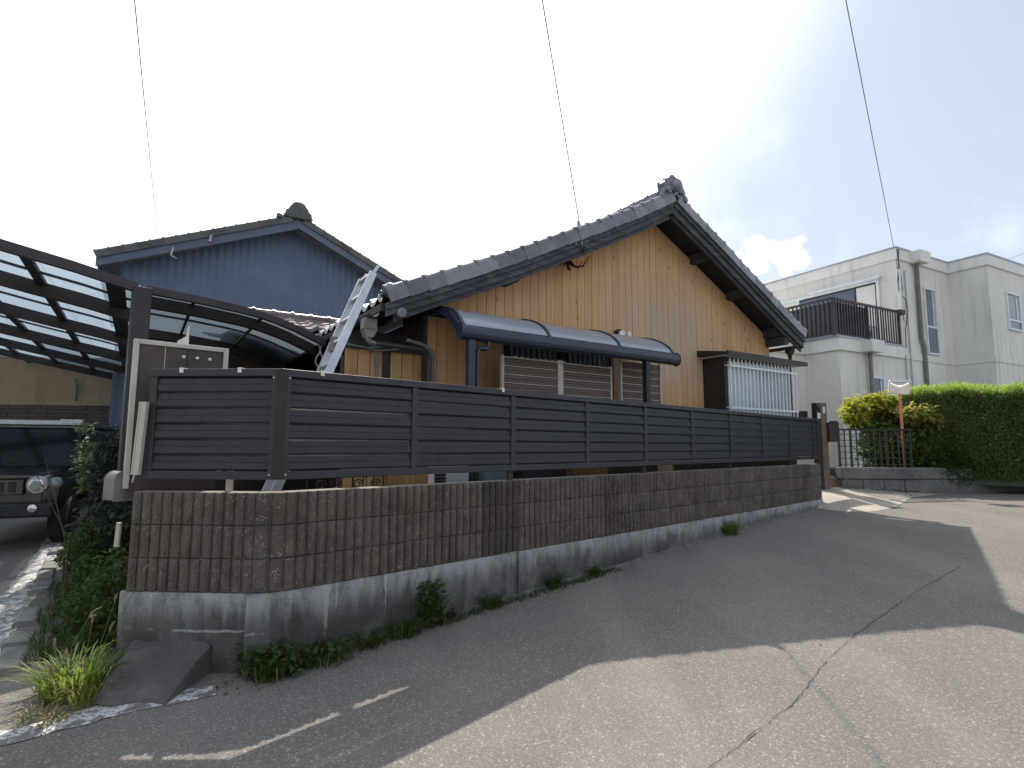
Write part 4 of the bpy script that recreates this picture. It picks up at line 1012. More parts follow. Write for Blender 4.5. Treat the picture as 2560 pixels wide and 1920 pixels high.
# ------------------------------------------------------------------ grey house behind
def gable_far():
    G = thing('grey_house', 'two storey house behind with blue grey ribbed gable and mossy tiled roof', 'house', (-5.58, 14.0, 0), 56.4)
    s0, s1, ze, zp = -4.1, 4.1, 5.34, 7.12
    P = [(s0, ze), (0, zp), (s1, ze)]
    m = MB(); W_ = 3.66; zw = lambda x: zp - abs(x) * (zp - ze) / 4.1 - .12
    n_ = 170; V = []
    for i in range(n_ + 1):
        x = -W_ + 2 * W_ * i / n_; y = .5 - (.012 if i % 4 in (1, 2) else 0); m.v += [(x, y, .4), (x, y, zw(x))]
    for i in range(n_): a = 2 * i; m.f.append((a, a + 2, a + 3, a + 1))
    obj('ribbed_siding', m, m_greysid, G, smooth=False)
    m = MB(); m.box(-W_, -W_ + .03, .5, 8, .4, 5.35); m.box(W_ - .03, W_, .5, 8, .4, 5.35); obj('side_wall', m, m_greysid, G)
    for a, b in ((P[0], P[1]), (P[1], P[2])):
        m = MB(); m.prism([a, b, (b[0], b[1] - .24), (a[0], a[1] - .20)], -.02, .02, 'y'); obj('bargeboard', m, m_greytrim, G)
        m = MB(); m.prism([(a[0], a[1] - .02), (b[0], b[1] - .02), (b[0], b[1] - .07), (a[0], a[1] - .07)], .02, 8.5, 'y'); obj('soffit', m, m_greytrim, G)
        m = MB(); m.prism([(a[0], a[1] + .10), (b[0], b[1] + .10), b, a], .03, 8.5, 'y'); obj('roof', m, m_tile_far, G)
    vt2 = verge_tile(.27).mesh('verge_tile', m_tile_far, False); ln_ = math.hypot(4.1, zp - ze); an = math.atan2(zp - ze, 4.1)
    for i in range(int(ln_ / .27)):
        d = i * .27; obj('verge_tile', vt2, parent=G, loc=(s0 + d * math.cos(an), -.03, ze + d * math.sin(an)), rot=(0, -an - R(1), 0))
        o = obj('verge_tile', vt2, parent=G, loc=(s1 - d * math.cos(an), -.03, ze + d * math.sin(an)), rot=(0, an + R(1), 0)); o.scale = (-1, 1, 1)
    for i, (hw_, z0, z1) in enumerate(((.34, .05, .13), (.27, .14, .20), (.24, .21, .27))):
        m = MB(); m.box(-hw_, hw_, -.02 + i * .02, 8.4, zp + z0, zp + z1); obj('ridge_course', m, m_tile_far, G, bevel=.015)
    m = MB(); m.lathe([(.17, 0), (.17, 8.3)], (0, .0, zp + .30), (0, 1, 0), 14); obj('ridge_tile', m, m_tile_far, G)
    m = MB(); o_ = [(math.cos(a) * (.20 + .02 * math.cos(6 * a)), zp + .30 + .20 * math.sin(a)) for a in [math.pi * j / 16 for j in range(17)]] + [(-.34, zp + .05), (.34, zp + .05)]
    m.prism([(a, zp + .02 + (b - zp - .02) * .86) for a, b in o_], -.10, .0, 'y'); obj('ridge_ornament', m, m_tile_far, G, bevel=.02)
    for sx in (-1, 1):
        m = MB(); m.lathe([(.085, -.03), (.085, .03), (.0, .05)], (sx * .24, -.08, zp + .14), (0, -1, 0), 12); obj('ornament_scroll', m, m_tile_far, G)
    m = MB(); m.lathe([(.07, -.06), (.075, .04), (.0, .08)], (-.46, -.05, zp + .0), (0, -1, .5), 10); obj('verge_roundel', m, m_tile_far, G)
    m = MB(); m.tube([(-1.95, -.05, 6.28), (-1.98, -.1, 6.10)], .03, 6); m.tube([(-2.7, -.05, 5.82), (-2.74, -.12, 5.62), (-2.62, -.12, 5.56)], .022, 6); obj('wire_bracket', m, m_wire_light, G)
gable_far()

# ------------------------------------------------------------------ low annex with reddish tiles
AX = thing('tiled_annex', 'low annex with shiny reddish roof tiles between carport and timber house', 'annex', (-2.87, 9.0, 0), 56.4)
AZ = 3.30
m = MB(); rows = 3; ny = 28; L_ = 1.62
strip = []
for i in range(rows):
    for e in (0, 1): d = (i + e) * .235; strip.append((-.72 + d, AZ - .29 + d * .36 + (.03 if e == 0 else .008)))
for y_, z_ in strip:
    for j in range(ny + 1):
        x = -L_ + j * (L_ + .5) / ny; ph = (x / .27) % 1.; h = .045 * (math.sin(math.pi * ph / .42) if ph < .42 else -.3 * math.sin(math.pi * (ph - .42) / .58)); m.v.append((x, y_, z_ + h))
for r_ in range(len(strip) - 1):
    for j in range(ny): a = r_ * (ny + 1) + j; m.f.append((a, a + 1, a + ny + 2, a + ny + 1))
b0 = len(m.v)
for j in range(ny + 1): x_, y_, z_ = m.v[j]; m.v.append((x_, y_ + .01, z_ - .06))
for j in range(ny): m.f.append((j, b0 + j, b0 + j + 1, j + 1))
o = obj('roof_tiles', m, m_tile_p, AX, smooth=False); o['kind'] = 'stuff'
for i in range(8):
    m = MB(); m.lathe([(.0, 0), (.072, 0), (.072, .045), (.058, .05), (.056, .285)], (.45 - i * .28, .02, AZ + .04), (-1, 0, 0), 12); obj('ridge_tile', m, m_tile_p, AX)
m = MB(); m.box(-1.75, .45, -.10, .10, AZ - .09, AZ + .0); obj('ridge_course', m, m_tile_p, AX)
m = MB(); m.box(-1.2, .45, -.3, 3.5, .45, 2.45); obj('wall', m, m_darkin, AX)
m = MB(); m.prism([(-.72, 2.96), (-.0, 3.22), (1.5, 2.75), (1.5, 2.68), (0, 3.12), (-.72, 2.90)], -1.60, .44, 'x'); obj('roof', m, m_dwood, AX)
SW = thing('shade_backdrop', 'dark wall sheet added for the shade below the right part of the carport', 'shade_backdrop', (0, 0, 0), 90)  # added dark backdrop, stands in for the shade under the carport
m = MB(); S_ = [.02 + 1.9 * i / 10 for i in range(11)]
for a, b in zip(S_, S_[1:]):
    A_ = CP + CU * a + CW * 2.56; B_ = CP + CU * b + CW * 2.56; m.quad((A_.x, A_.y, .4), (B_.x, B_.y, .4), (B_.x, B_.y, cz(b) - .06), (A_.x, A_.y, cz(a) - .06))
    A2 = A_ + CW * .5; B2 = B_ + CW * .5; m.quad((A_.x, A_.y, cz(a) - .06), (B_.x, B_.y, cz(b) - .06), (B2.x, B2.y, cz(b) - .06), (A2.x, A2.y, cz(a) - .06)); m.quad((A2.x, A2.y, .4), (B2.x, B2.y, .4), (B2.x, B2.y, cz(b) - .06), (A2.x, A2.y, cz(a) - .06))
obj('wall', m, m_brown_wall, SW)

# ------------------------------------------------------------------ low neighbour building seen under the carport
NB = thing('neighbour_garage', 'low tan rendered building with dark brown tiled base beyond the parked car', 'building', (-16.5, 13.2, 0), 82)
m = MB(); m.box(0, 10.5, 0, .3, 2.28, 3.5); m.box(0, 10.5, .3, 4, 0, 3.5); obj('wall', m, m_beigewall, NB)
rd = random.Random(3); mt = [MB().box(0, .86, -.03, .0, 0, .088).mesh('brick', simple('brown_face_brick', (.040, .026, .024), (.075, .048, .042), 5, .6, .002, 30, rv=.4))][0]
for r_ in range(10):
    for k_ in range(12): obj('brick', mt, parent=NB, loc=(k_ * .875 + (.43 if r_ % 2 else 0) - .2, -.005 + rd.uniform(-.006, .004), 2.28 - (r_ + 1) * .10))
m = MB(); m.box(0, 10.5, .0, .3, 0, 2.27); obj('base_wall', m, m_bronze_p, NB)
m = MB(); m.tube([(5.6, -.06, 2.95), (5.64, -.08, 2.86), (5.66, -.05, 2.72), (5.64, -.03, 2.4)], .022, 7); obj('pipe', m, m_greyplastic, NB)

# ------------------------------------------------------------------ white two storey building, x along the street face
WB_ = thing('white_building', 'cream white two storey flat roofed building with a railed balcony', 'building', (10.95, 15.52, 0), 61.8)
m = MB(); m.box(0, 6.2, 0, 9, .3, 6.68); obj('wall', m, m_stucco, WB_)
m = MB(); m.box(2.86, 9.5, -1.0, 6, .3, 6.679); obj('wall', m, m_stucco, WB_)
m = MB(); m.box(-2.95, -.002, .0, 8, .3, 3.80); m.box(-6.2, -2.951, .95, 8, .3, 3.80); obj('wall', m, m_stucco, WB_)
def band(name, pts, z0, z1, t_, mat, parent=WB_):
    """band proud of a polyline of wall faces, outside on the right-hand side going along it"""
    m = MB(); n_ = len(pts)
    outp = []
    for i, (x, y) in enumerate(pts):
        def nrm(a, b): dx, dy = b[0] - a[0], b[1] - a[1]; l = math.hypot(dx, dy); return (dy / l, -dx / l)
        N_ = []
        if i: N_.append(nrm(pts[i - 1], pts[i]))
        if i < n_ - 1: N_.append(nrm(pts[i], pts[i + 1]))
        if len(N_) == 2: nx, ny = N_[0][0] + N_[1][0], N_[0][1] + N_[1][1]
        else: nx, ny = N_[0]
        outp.append((x + nx * t_, y + ny * t_))
    for i in range(n_ - 1):
        a, b, c, d = pts[i], pts[i + 1], outp[i + 1], outp[i]
        m.quad((d[0], d[1], z0), (c[0], c[1], z0), (c[0], c[1], z1), (d[0], d[1], z1)); m.quad((a[0], a[1], z1), (d[0], d[1], z1), (c[0], c[1], z1), (b[0], b[1], z1)); m.quad((a[0], a[1], z0), (b[0], b[1], z0), (c[0], c[1], z0), (d[0], d[1], z0))
    return obj(name, m, mat, parent)
RP = [(0, 9), (0, 0), (2.86, 0), (2.86, -1.0), (9.5, -1.0)]
band('parapet', RP, 6.67, 6.985, .05, m_stucco_t); band('parapet_cap', RP, 6.985, 7.03, .07, m_capmetal)
m = MB(); m.quad((0, 0, 7.03), (2.86, 0, 7.03), (2.86, 9, 7.03), (0, 9, 7.03)); m.quad((2.86, -1, 7.03), (9.5, -1, 7.03), (9.5, 9, 7.03), (2.86, 9, 7.03)); obj('roof', m, m_capmetal, WB_)
band('storey_joint', [(0, 0), (2.86, 0), (2.86, -1.0), (9.5, -1.0)], 3.80, 3.99, .022, m_stucco)
LP = [(-6.2, .95), (-2.95, .95), (-2.95, 0), (-.02, 0)]
band('balcony_edge', LP, 3.80, 4.12, .06, m_stucco_t); band('parapet_cap', LP, 4.12, 4.16, .08, m_capmetal)
m = MB(); m.box(-2.95, 0, 0, 8, 3.801, 4.10); m.box(-6.2, -2.951, .95, 8, 3.801, 4.10); obj('balcony_floor', m, m_stucco_t, WB_)
def win(x0, x1, y, z0, z1, mid=None, glass=m_glass, axis='x', parent=WB_):
    """aluminium window standing proud of a wall face"""
    m = MB(); f = .05
    def B(a0, a1, y0, y1, zz0, zz1): m.box(a0, a1, y0, y1, zz0, zz1) if axis == 'x' else m.box(y0, y1, a0, a1, zz0, zz1)
    B(x0, x0 + f, y - .05, y + .03, z0, z1); B(x1 - f, x1, y - .05, y + .03, z0, z1); B(x0 + f, x1 - f, y - .05, y + .03, z1 - f, z1); B(x0 + f, x1 - f, y - .06, y + .03, z0, z0 + f)
    if mid: B(x0 + f, x1 - f, y - .04, y + .02, mid - .03, mid + .03)
    o = obj('window', m, m_alu_w, parent)
    m = MB(); m.box(x0 + f, x1 - f, y - .016, y - .008, z0 + f, z1 - f) if axis == 'x' else m.box(y - .016, y - .008, x0 + f, x1 - f, z0 + f, z1 - f)
    obj('glass', m, glass, o); m = MB()
    w2 = x0 + (x1 - x0) * .70
    (m.box(w2, w2 + .035, y - .03, y - .017, (mid or z0) + .03, z1 - f) if axis == 'x' else m.box(y - .03, y - .017, w2, w2 + .035, z0 + f, z1 - f)); obj('sash', m, m_alu_w, o)
    m = MB(); (m.box(w2 + .036, x1 - f, y - .0165, y - .0162, (mid or z0) + .03, z1 - f) if axis == 'x' else m.box(y - .0165, y - .0162, w2 + .036, x1 - f, z0 + f, z1 - f)); obj('pane', m, m_curtain, o); return o
win(1.32, 1.98, 0, 4.03, 6.03, 4.86); win(3.86, 4.75, -1.0, 4.84, 6.0, 5.15); win(3.92, 4.7, -1.0, 2.25, 3.15, None); win(-1.62, -1.06, 0, 2.45, 3.20, None, m_glass_d)
# balcony door in the wall behind the railing
m = MB(); m.box(-.05, .0, .48, 4.6, 6.14, 6.22); m.box(-.05, .0, .48, .56, 4.1, 6.14); m.box(-.05, .0, 3.0, 3.08, 4.1, 6.14); dr = obj('balcony_door', m, m_alu_w, WB_)
m = MB(); m.box(-.03, .0, .56, .60, 4.1, 6.14); m.box(-.03, .0, 1.15, 1.20, 4.1, 6.14); m.box(-.03, .0, .6, 3.0, 6.09, 6.14); obj('sash', m, m_black, dr)
m = MB(); m.box(-.02, -.012, .60, 1.15, 4.1, 6.09); obj('blind', m, m_stucco_t, dr)
m = MB(); m.box(-.02, -.012, 1.20, 3.0, 4.1, 6.09); obj('glass', m, m_greytrim, dr)
m = MB(); m.box(-.16, .0, .40, 2.55, 6.22, 6.28); obj('door_hood', m, m_alu_w, dr)
# railing: posts, top rail, bars
RL = thing('balcony_railing', 'dark brown barred railing around the balcony of the white building', 'railing', (10.95, 15.52, 0), 61.8)
m = MB(); m.box(-3.13, -.05, -.03, .03, 5.10, 5.155); m.box(-3.13, -3.07, .03, 4.6, 5.10, 5.155); obj('top_rail', m, m_bronze, RL)
m = MB(); m.box(-3.10, -.05, -.02, .02, 4.19, 4.225); m.box(-3.12, -3.08, .02, 4.6, 4.19, 4.225); obj('bottom_rail', m, m_bronze, RL)
bar = MB().box(-.014, .014, -.014, .014, 4.225, 5.10).mesh('bar', m_bronze)
for i in range(25): obj('bar', bar, parent=RL, loc=(-3.0 + i * .12, 0, 0))
for i in range(36): obj('bar', bar, parent=RL, loc=(-3.10, .12 + i * .125, 0))
for x, y in ((-3.10, 0), (-1.6, 0), (-.08, 0), (-3.10, 2.2)):
    m = MB(); m.box(x - .03, x + .03, y - .03, y + .03, 4.16, 5.12); obj('post', m, m_bronze, RL)
m = MB(); m.box(-3.075, -3.065, .05, 1.9, 4.2, 5.05); m.box(-3.07, -1.62, .02, .03, 4.2, 5.05); obj('shade_sheet', m, simple('grey_shade_sheet', (.085, .085, .10), (.11, .11, .13), 3, .7), RL)
AC2 = thing('ac_unit', 'white air conditioner outdoor unit standing behind the balcony bars', 'air conditioner', (10.95, 15.52, 0), 61.8)
m = MB(); m.box(-1.5, -.75, .25, .53, 4.16, 4.70); obj('casing', m, m_ac, AC2, bevel=.02)
m = MB(); m.lathe([(.19, 0), (.19, .012)], (-1.22, .25, 4.43), (0, -1, 0), 20); obj('fan_grille', m, m_grill, AC2)
# gutters and downpipes
for x, zt, lab in ((.93, 6.9, 0), (-1.76, 4.05, 1)):
    m = MB(); m.prism([(x - .26, zt - .24), (x + .26, zt - .24), (x + .30, zt + .08 - lab * .02), (x - .30, zt + .08 - lab * .02)], -.32, -.055, 'y'); obj('gutter_box', m, m_stucco_t, WB_, bevel=.01)
m = MB(); m.tube([(.93, -.12, 6.7), (.93, -.08, 6.6), (.93, -.07, 4.45), (1.05, -.07, 4.2), (1.05, -.07, .5)], .055, 10); obj('downpipe', m, m_greyplastic, WB_)
m = MB(); m.tube([(-1.76, -.10, 3.85), (-1.76, -.08, .5)], .05, 10); obj('downpipe', m, m_greyplastic, WB_)
for x, z0, z1 in ((.10, .5, 3.9), (.36, .5, 6.4)):
    m = MB(); m.tube([(x, -.03, z0), (x, -.03, z1)], .016, 6); obj('conduit', m, m_capmetal, WB_)
rd = random.Random(6)
for k_ in range(4):
    m = MB(); m.tube([(-.03 + .02 * k_ + .05 * math.sin(i * .9 + k_), -.05 - .01 * k_, 6.95 - i * .19) for i in range(9 + k_)], .010, 5); obj('cable', m, m_pipe_d, WB_)
m = MB(); m.tube([(.08, -.05, 5.6), (.25, -.06, 5.5), (.30, -.06, 5.2), (.22, -.06, 4.9), (.12, -.06, 4.6), (.10, -.06, 4.1)], .012, 5); obj('cable', m, m_pipe_d, WB_)
m = MB(); m.box(-.05, .03, -.09, .0, 5.1, 6.35); obj('conduit_cover', m, m_stucco_t, WB_, bevel=.01)
m = MB(); m.box(-.22, .0, -.15, -.03, 5.02, 5.16); obj('junction_box', m, m_rust, WB_, bevel=.01)
m = MB(); m.box(.28, .72, -.22, .0, 2.15, 2.62); obj('boiler_box', m, m_stucco_t, WB_, bevel=.03)

# ------------------------------------------------------------------ right side: retaining wall, lattice, mirror, gate
RW = thing('retaining_wall', 'low weathered concrete retaining wall below the golden shrub', 'wall', (6.30, 10.8, 0), 90)
rd = random.Random(8)
def slab(x0, x1, z0, z1, y0=0., nm='concrete_block'):
    m = MB(); m.box(x0 + .006, x1 - .006, y0, y0 + .2, z0 + .005, z1 - .005); return obj(nm, m, m_retain, RW, bevel=.01)
for row, (z0, z1) in enumerate(((.25, .50), (.50, .73))):
    x = 0
    while x < 1.40:
        w_ = .40 if x < 1.1 else 1.45 - x; slab(x, min(x + w_, 1.45), z0, z1, rd.uniform(0, .012)); x += w_ + 1e-4
slab(-.03, 1.48, .73, .95, -.03, 'coping')
q = thing('retaining_wall', 'shaded end of the retaining wall running under the hedge', 'wall', (7.752, 10.8, 0), 84); RW = q
slab(.0, 1.1, .25, .73, .02); slab(1.1, 2.4, .25, .73, .035); slab(.0, 1.15, .73, .95, .0, 'coping'); slab(1.15, 4.5, .25, .66, .3)
RW = None
m = MB(); m.box(.05, 1.3, .2, 1.4, .5, .90); tag(obj('planter_soil', m, m_soil, None, (6.30, 10.8, 0)), kind='structure')
LT = thing('lattice_fence', 'black square lattice fence standing on the retaining wall', 'fence', (6.33, 10.9, 0), 90)
for i in range(13):
    th = .013 if i not in (0, 2, 8, 12) else .035
    m = MB(); m.box(i * .115 - th / 2, i * .115 + th / 2, -.02, .012, .95, 1.66); obj('upright', m, m_black, LT)
for j in range(6):
    m = MB(); m.box(0, 1.38, -.026, -.006, 1.0 + j * .115, 1.013 + j * .115); obj('crossbar', m, m_black, LT)
m = MB(); m.box(-.03, 1.42, -.035, .025, 1.655, 1.69); obj('top_rail', m, m_black, LT)
# road mirror
MR = thing('traffic_mirror', 'rectangular convex traffic mirror on an orange pole before the golden shrub', 'mirror', (7.66, 10.97, 0), 90)
m = MB(); m.tube([(.01, .05, .9), (-.0, .05, 2.45)], .024, 12); obj('pole', m, m_orange, MR)
def rrect(w_, h_, r_, n_=5):
    P = []
    for cx_, cy_, a0 in ((w_ - r_, h_ - r_, 0), (-w_ + r_, h_ - r_, 90), (-w_ + r_, -h_ + r_, 180), (w_ - r_, -h_ + r_, 270)):
        for k_ in range(n_ + 1): a = R(a0 + 90 * k_ / n_); P.append((cx_ + r_ * math.cos(a), cy_ + r_ * math.sin(a)))
    return P
ro = (R(8), R(2), R(-16))
H1 = bpy.data.objects.new('mirror_head', MB().prism([(x, z) for x, z in rrect(.215, .155, .05)], .0, .05, 'y').mesh('mirror_head', m_alu_w)); COL.objects.link(H1); H1.parent = MR; H1.location = (-.03, -.0, 2.50); H1.rotation_euler = ro; H1.scale = (.84, .9, .84)
m = MB(); P = rrect(.195, .135, .042)
m.v.append((0, -.016, 0)); 
for q_ in (.33, .66, 1.0):
    for x, z in P: m.v.append((x * q_, -.016 + .012 * q_ * q_, z * q_))
n_ = len(P)
for j in range(n_): m.f.append((0, 1 + (j + 1) % n_, 1 + j))
for w_ in range(2):
    for j in range(n_): a = 1 + w_ * n_; m.f.append((a + j, a + (j + 1) % n_, a + n_ + (j + 1) % n_, a + n_ + j))
obj('mirror_face', m, m_mirror, H1, smooth=True)
m = MB(); m.prism([(-.22, .14), (.22, .14), (.20, .17), (-.20, .17)], -.075, .05, 'y'); obj('hood', m, m_alu_w, H1, bevel=.01)
# gate pillar, gate, letter box
GT = thing('gate_pillar', 'brown metal gate pillar with white intercom plate at the end of the fence', 'gate pillar', (5.90, 10.75, 0), 70)
m = MB(); m.box(-.02, .13, -.06, .06, .45, 2.18); obj('pillar', m, simple('bronze_pillar', (.10, .075, .055), (.15, .11, .085), 4, .5), GT, bevel=.008)
m = MB(); m.box(-.13, -.021, -.05, .05, .45, 2.17); obj('recess_panel', m, m_black, GT)
m = MB(); m.box(-.11, -.035, -.062, -.05, 1.87, 1.98); obj('intercom', m, m_cap, GT, bevel=.008)
m = MB(); m.lathe([(.05, 0), (.05, .02), (.03, .04)], (-.075, -.05, 2.09), (0, -1, 0), 14); obj('lamp', m, m_bronze, GT)
m = MB(); m.box(.03, .08, -.066, -.06, 1.98, 2.10); obj('plate', m, m_cap, GT)
m = MB(); m.prism(rrect(.10, .19, .035), 0, .2, 'y'); o = obj('letter_box', m, m_black, None, (6.14, 10.70, 1.63), (0, 0, R(10)), bevel=.01); tag(o, 'black rounded letter box hanging on the gate pillar', 'letter box')
GA = thing('gate', 'dark garden gate with pale vertical bars beside the brown pillar', 'gate', (5.72, 10.80, 0), 70)
m = MB(); m.box(-1.2, -.02, .0, .05, 1.62, 2.02); m.box(-1.2, .0, .0, .05, .6, .7); obj('panel', m, m_black, GA)
for i in range(6):
    m = MB(); m.box(.02 + i * .07, .035 + i * .07, .03, .05, .75, 1.5); obj('gate_bar', m, m_alu_w, GA)
m = MB(); m.box(-.02, .42, .02, .06, .65, .75); m.box(-.02, .42, .02, .06, 1.5, 1.56); obj('gate_rail', m, m_black, GA)
def boulder(label, c, r_, seed, mat=m_rock):
    m = MB(); n_ = 10; i0 = 0
    def fn(u, v_):
        a = u * 2 * math.pi; b = (v_ - .5) * math.pi; d = Vector((math.cos(a) * math.cos(b), math.sin(a) * math.cos(b), math.sin(b)))
        k_ = 1 + .28 * noise.noise(d * 1.6 + Vector((seed, 0, 0))) + .1 * noise.noise(d * 4 + Vector((seed, 0, 0))); return (d.x * r_[0] * k_, d.y * r_[1] * k_, d.z * r_[2] * k_)
    m.grid(fn, 18, 10); return tag(obj('boulder', m, mat, None, c, smooth=True), label, 'boulder')
boulder('brown rounded boulder between gate and retaining wall', (6.35, 11.2, .60), (.33, .25, .19), 2)
boulder('small grey stone at the foot of the gate pillar', (5.98, 11.0, .55), (.16, .13, .10), 7, m_retain)

# the other side of the street, behind the viewer: a house added for the traffic mirror to reflect
OH = thing('added_opposite_house', 'dark roofed house added behind the viewer for the traffic mirror to reflect', 'house', (-9, -9.5, 0), 90)
obj('wall', MB().box(0, 22, -7, 0, 0, 2.9), m_stucco, OH)
obj('roof', MB().prism([(.6, 2.9), (-3.5, 4.9), (-7.6, 2.9)], -.4, 22.4, 'x'), m_tile_far, OH)
# plants on the right
SH = thing('golden_shrub', 'tall shrub with yellow green leaves growing behind the lattice fence', 'shrub', (8.05, 12.1, .55), 90); SH.scale = (1.07, 1.07, 1.07)
def at_(o, B): return [(b[0] - o[0], b[1] - o[1], b[2] - o[2]) + b[3:] for b in B]
so = (7.5, 11.3, .6)
leafy('foliage', at_(so, [(7.08, 11.25, 2.18, .42, .32, .22), (6.86, 11.2, 1.98, .26, .25, .18), (7.42, 11.3, 2.25, .36, .3, .20), (7.62, 11.3, 2.10, .3, .3, .25)]), 2300, .15, m_leaf_gold, SH, 3, .36, .25)
leafy('foliage', at_(so, [(7.75, 10.66, 1.98, .36, .25, .18), (8.02, 10.62, 1.83, .26, .22, .15)]), 1500, .14, leafmat('bronze_shrub_leaf', (.26, .25, .07, 1), (.40, .35, .12, 1), (.30, .34, .08, 1), .5), SH, 5, .42, .2)
leafy('foliage', at_(so, [(7.35, 11.3, 1.78, .55, .38, .42), (7.75, 10.85, 1.62, .45, .28, .34), (7.7, 11.2, 1.30, .70, .33, .38), (8.0, 10.65, 1.20, .34, .25, .38), (7.3, 11.15, 1.15, .5, .25, .35)]), 6500, .14, m_leaf_mid, SH, 7, .45, .35, .3)
m = MB()
for i in range(9):
    a = i * .7; m.tube([(0, 0, 0), (math.cos(a) * .15, math.sin(a) * .1, .6), (math.cos(a) * .45, math.sin(a) * .25, 1.35)], [.025, .016, .006], 5)
obj('stem', m, m_twig, SH)
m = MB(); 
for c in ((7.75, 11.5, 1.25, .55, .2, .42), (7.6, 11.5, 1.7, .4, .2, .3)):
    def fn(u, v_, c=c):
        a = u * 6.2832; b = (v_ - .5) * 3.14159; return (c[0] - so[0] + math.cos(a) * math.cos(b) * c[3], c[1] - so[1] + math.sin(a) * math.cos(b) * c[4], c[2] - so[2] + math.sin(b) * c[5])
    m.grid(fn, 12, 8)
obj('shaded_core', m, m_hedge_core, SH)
# clipped hedge: dense sprays over a dark core
HG = thing('hedge', 'tall dense green conifer hedge along the street on the right', 'hedge', (8.35, 11.55, 0), 0)
HG.rotation_euler = (0, 0, math.atan2(-2.5, 2.4))
rd = random.Random(21); HL = 6.0
def hedge_top(x): return 2.42 + .16 * noise.noise(Vector((x * 1.1, 3, 0))) + .05 * noise.noise(Vector((x * 4, 1, 0)))
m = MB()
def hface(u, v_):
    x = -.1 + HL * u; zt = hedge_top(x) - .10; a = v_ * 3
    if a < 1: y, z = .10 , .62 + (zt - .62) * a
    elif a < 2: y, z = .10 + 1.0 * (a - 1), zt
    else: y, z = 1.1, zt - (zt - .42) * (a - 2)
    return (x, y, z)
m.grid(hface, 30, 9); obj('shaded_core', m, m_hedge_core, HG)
m = MB()
for i in range(46000):
    f = rd.random(); x = rd.uniform(-.25, HL) if rd.random() < .4 else rd.uniform(-.25, 3.0)
    zt = hedge_top(x)
    if f < .66: z = .72 + (zt - .75) * rd.random(); y = .06 - .07 * rd.random() + .05 * noise.noise(Vector((x * 3, 0, z * 3))) + .10 * max(0, (z - zt + .25)) ; nrm = Vector((rd.uniform(-.5, .5), -1, rd.uniform(.1, 1.1)))
    else: z = zt - .12 * rd.random() + .10 * max(0, noise.noise(Vector((x * 6, y_ := 2.0, 0)))); y = rd.uniform(-.05, 1.1); nrm = Vector((rd.uniform(-.6, .6), rd.uniform(-.8, .5), 1.4))
    d = nrm.normalized(); L_ = rd.uniform(.05, .12) * (1.6 if rd.random() < .06 else 1); s_ = d.cross(Vector((rd.uniform(-1, 1), rd.uniform(-1, 1), rd.uniform(-1, 1)))).normalized() * rd.uniform(.010, .020); c = Vector((x, y, z)); i0 = len(m.v)
    e = c + d * L_ - Vector((0, 0, L_ * .25)); mid = c + d * L_ * .55
    m.v += [tuple(c - s_ * .5), tuple(mid - s_), tuple(e), tuple(mid + s_), tuple(c + s_ * .5)]; m.f.append((i0, i0 + 1, i0 + 2, i0 + 3, i0 + 4))
for i in range(5200):
    x = rd.uniform(-.2, HL if rd.random() < .4 else 3.0); zt = hedge_top(x) - .05; y = rd.uniform(-.06, .9); L_ = rd.uniform(.10, .24); a = rd.uniform(0, 6.28); lean = rd.uniform(.05, .5)
    if i == 0: m2 = MB()
    d = Vector((math.cos(a) * lean, math.sin(a) * lean, 1)).normalized(); c = Vector((x, y, zt))
    for k_ in range(7):
        b = c + d * L_ * k_ / 7; a2 = rd.uniform(0, 6.28); e = b + (d + Vector((math.cos(a2), math.sin(a2), .2)) * .8) * L_ * .28; s_ = Vector((rd.uniform(-1, 1), rd.uniform(-1, 1), rd.uniform(-.4, .4))).normalized() * .008
        i0 = len(m2.v); m2.v += [tuple(b - s_), tuple(e), tuple(b + s_)]; m2.f.append((i0, i0 + 1, i0 + 2))
obj('top_sprays', m2, leafmat('sunlit_cypress_tip', (.20, .30, .07, 1), (.34, .45, .11, 1), None, .6, 14), HG, smooth=False)  # brighter leaf colour paints in the sunlight on the hedge top
o = obj('foliage', m, m_hedge, HG, smooth=False)
# lower bushy growth between shrub and hedge
leafy_b = leafy('dark_bush', [(8.35, 10.98, 1.15, .36, .24, .50), (8.6, 10.95, .98, .3, .22, .40)], 4500, .065, m_leaf_green, None, 31, .35, .2, .3)
tag(leafy_b, 'dark green fine leaved bush between golden shrub and hedge', 'bush')
lw = leafy('weed_patch', [(7.0, 10.60, .50, .6, .12, .10)], 150, .05, m_leaf_green, None, 37, .4); tag(lw, 'small weeds at the foot of the retaining wall', 'weeds', kind='stuff')

# ------------------------------------------------------------------ left side: framed panel, channel, hood, stake
FP = thing('framed_panel', 'tall brown sheet panel in a beige frame at the left end of the wall', 'panel', (-2.405, 3.715, 0), 47.3)
m = MB(); m.box(-.115, -.085, -.015, .03, 1.06, 2.035); obj('frame_post', m, m_beige, FP, bevel=.003)
m = MB(); m.box(-.085, .43, -.012, .028, 2.005, 2.035); obj('frame_rail', m, m_beige, FP, bevel=.003)
m = MB(); m.box(.43, .462, -.015, .03, 1.1, 2.035); obj('frame_post', m, m_beige, FP, bevel=.003)
m = MB(); m.box(-.085, .43, .004, .016, 1.03, 2.005); obj('sheet', m, m_bronze_p, FP)
for x in (.065, .20):
    m = MB(); m.box(x, x + .004, .0005, .004, 1.15, 2.0); obj('sheet_fold', m, m_beige if x < .1 else m_black, FP)
for x in (.178, .262, .342):
    m = MB(); m.lathe([(.011, 0), (.011, .012), (.006, .016)], (x, .003, 1.945), (0, -1, 0), 10); obj('knob', m, m_cap, FP)
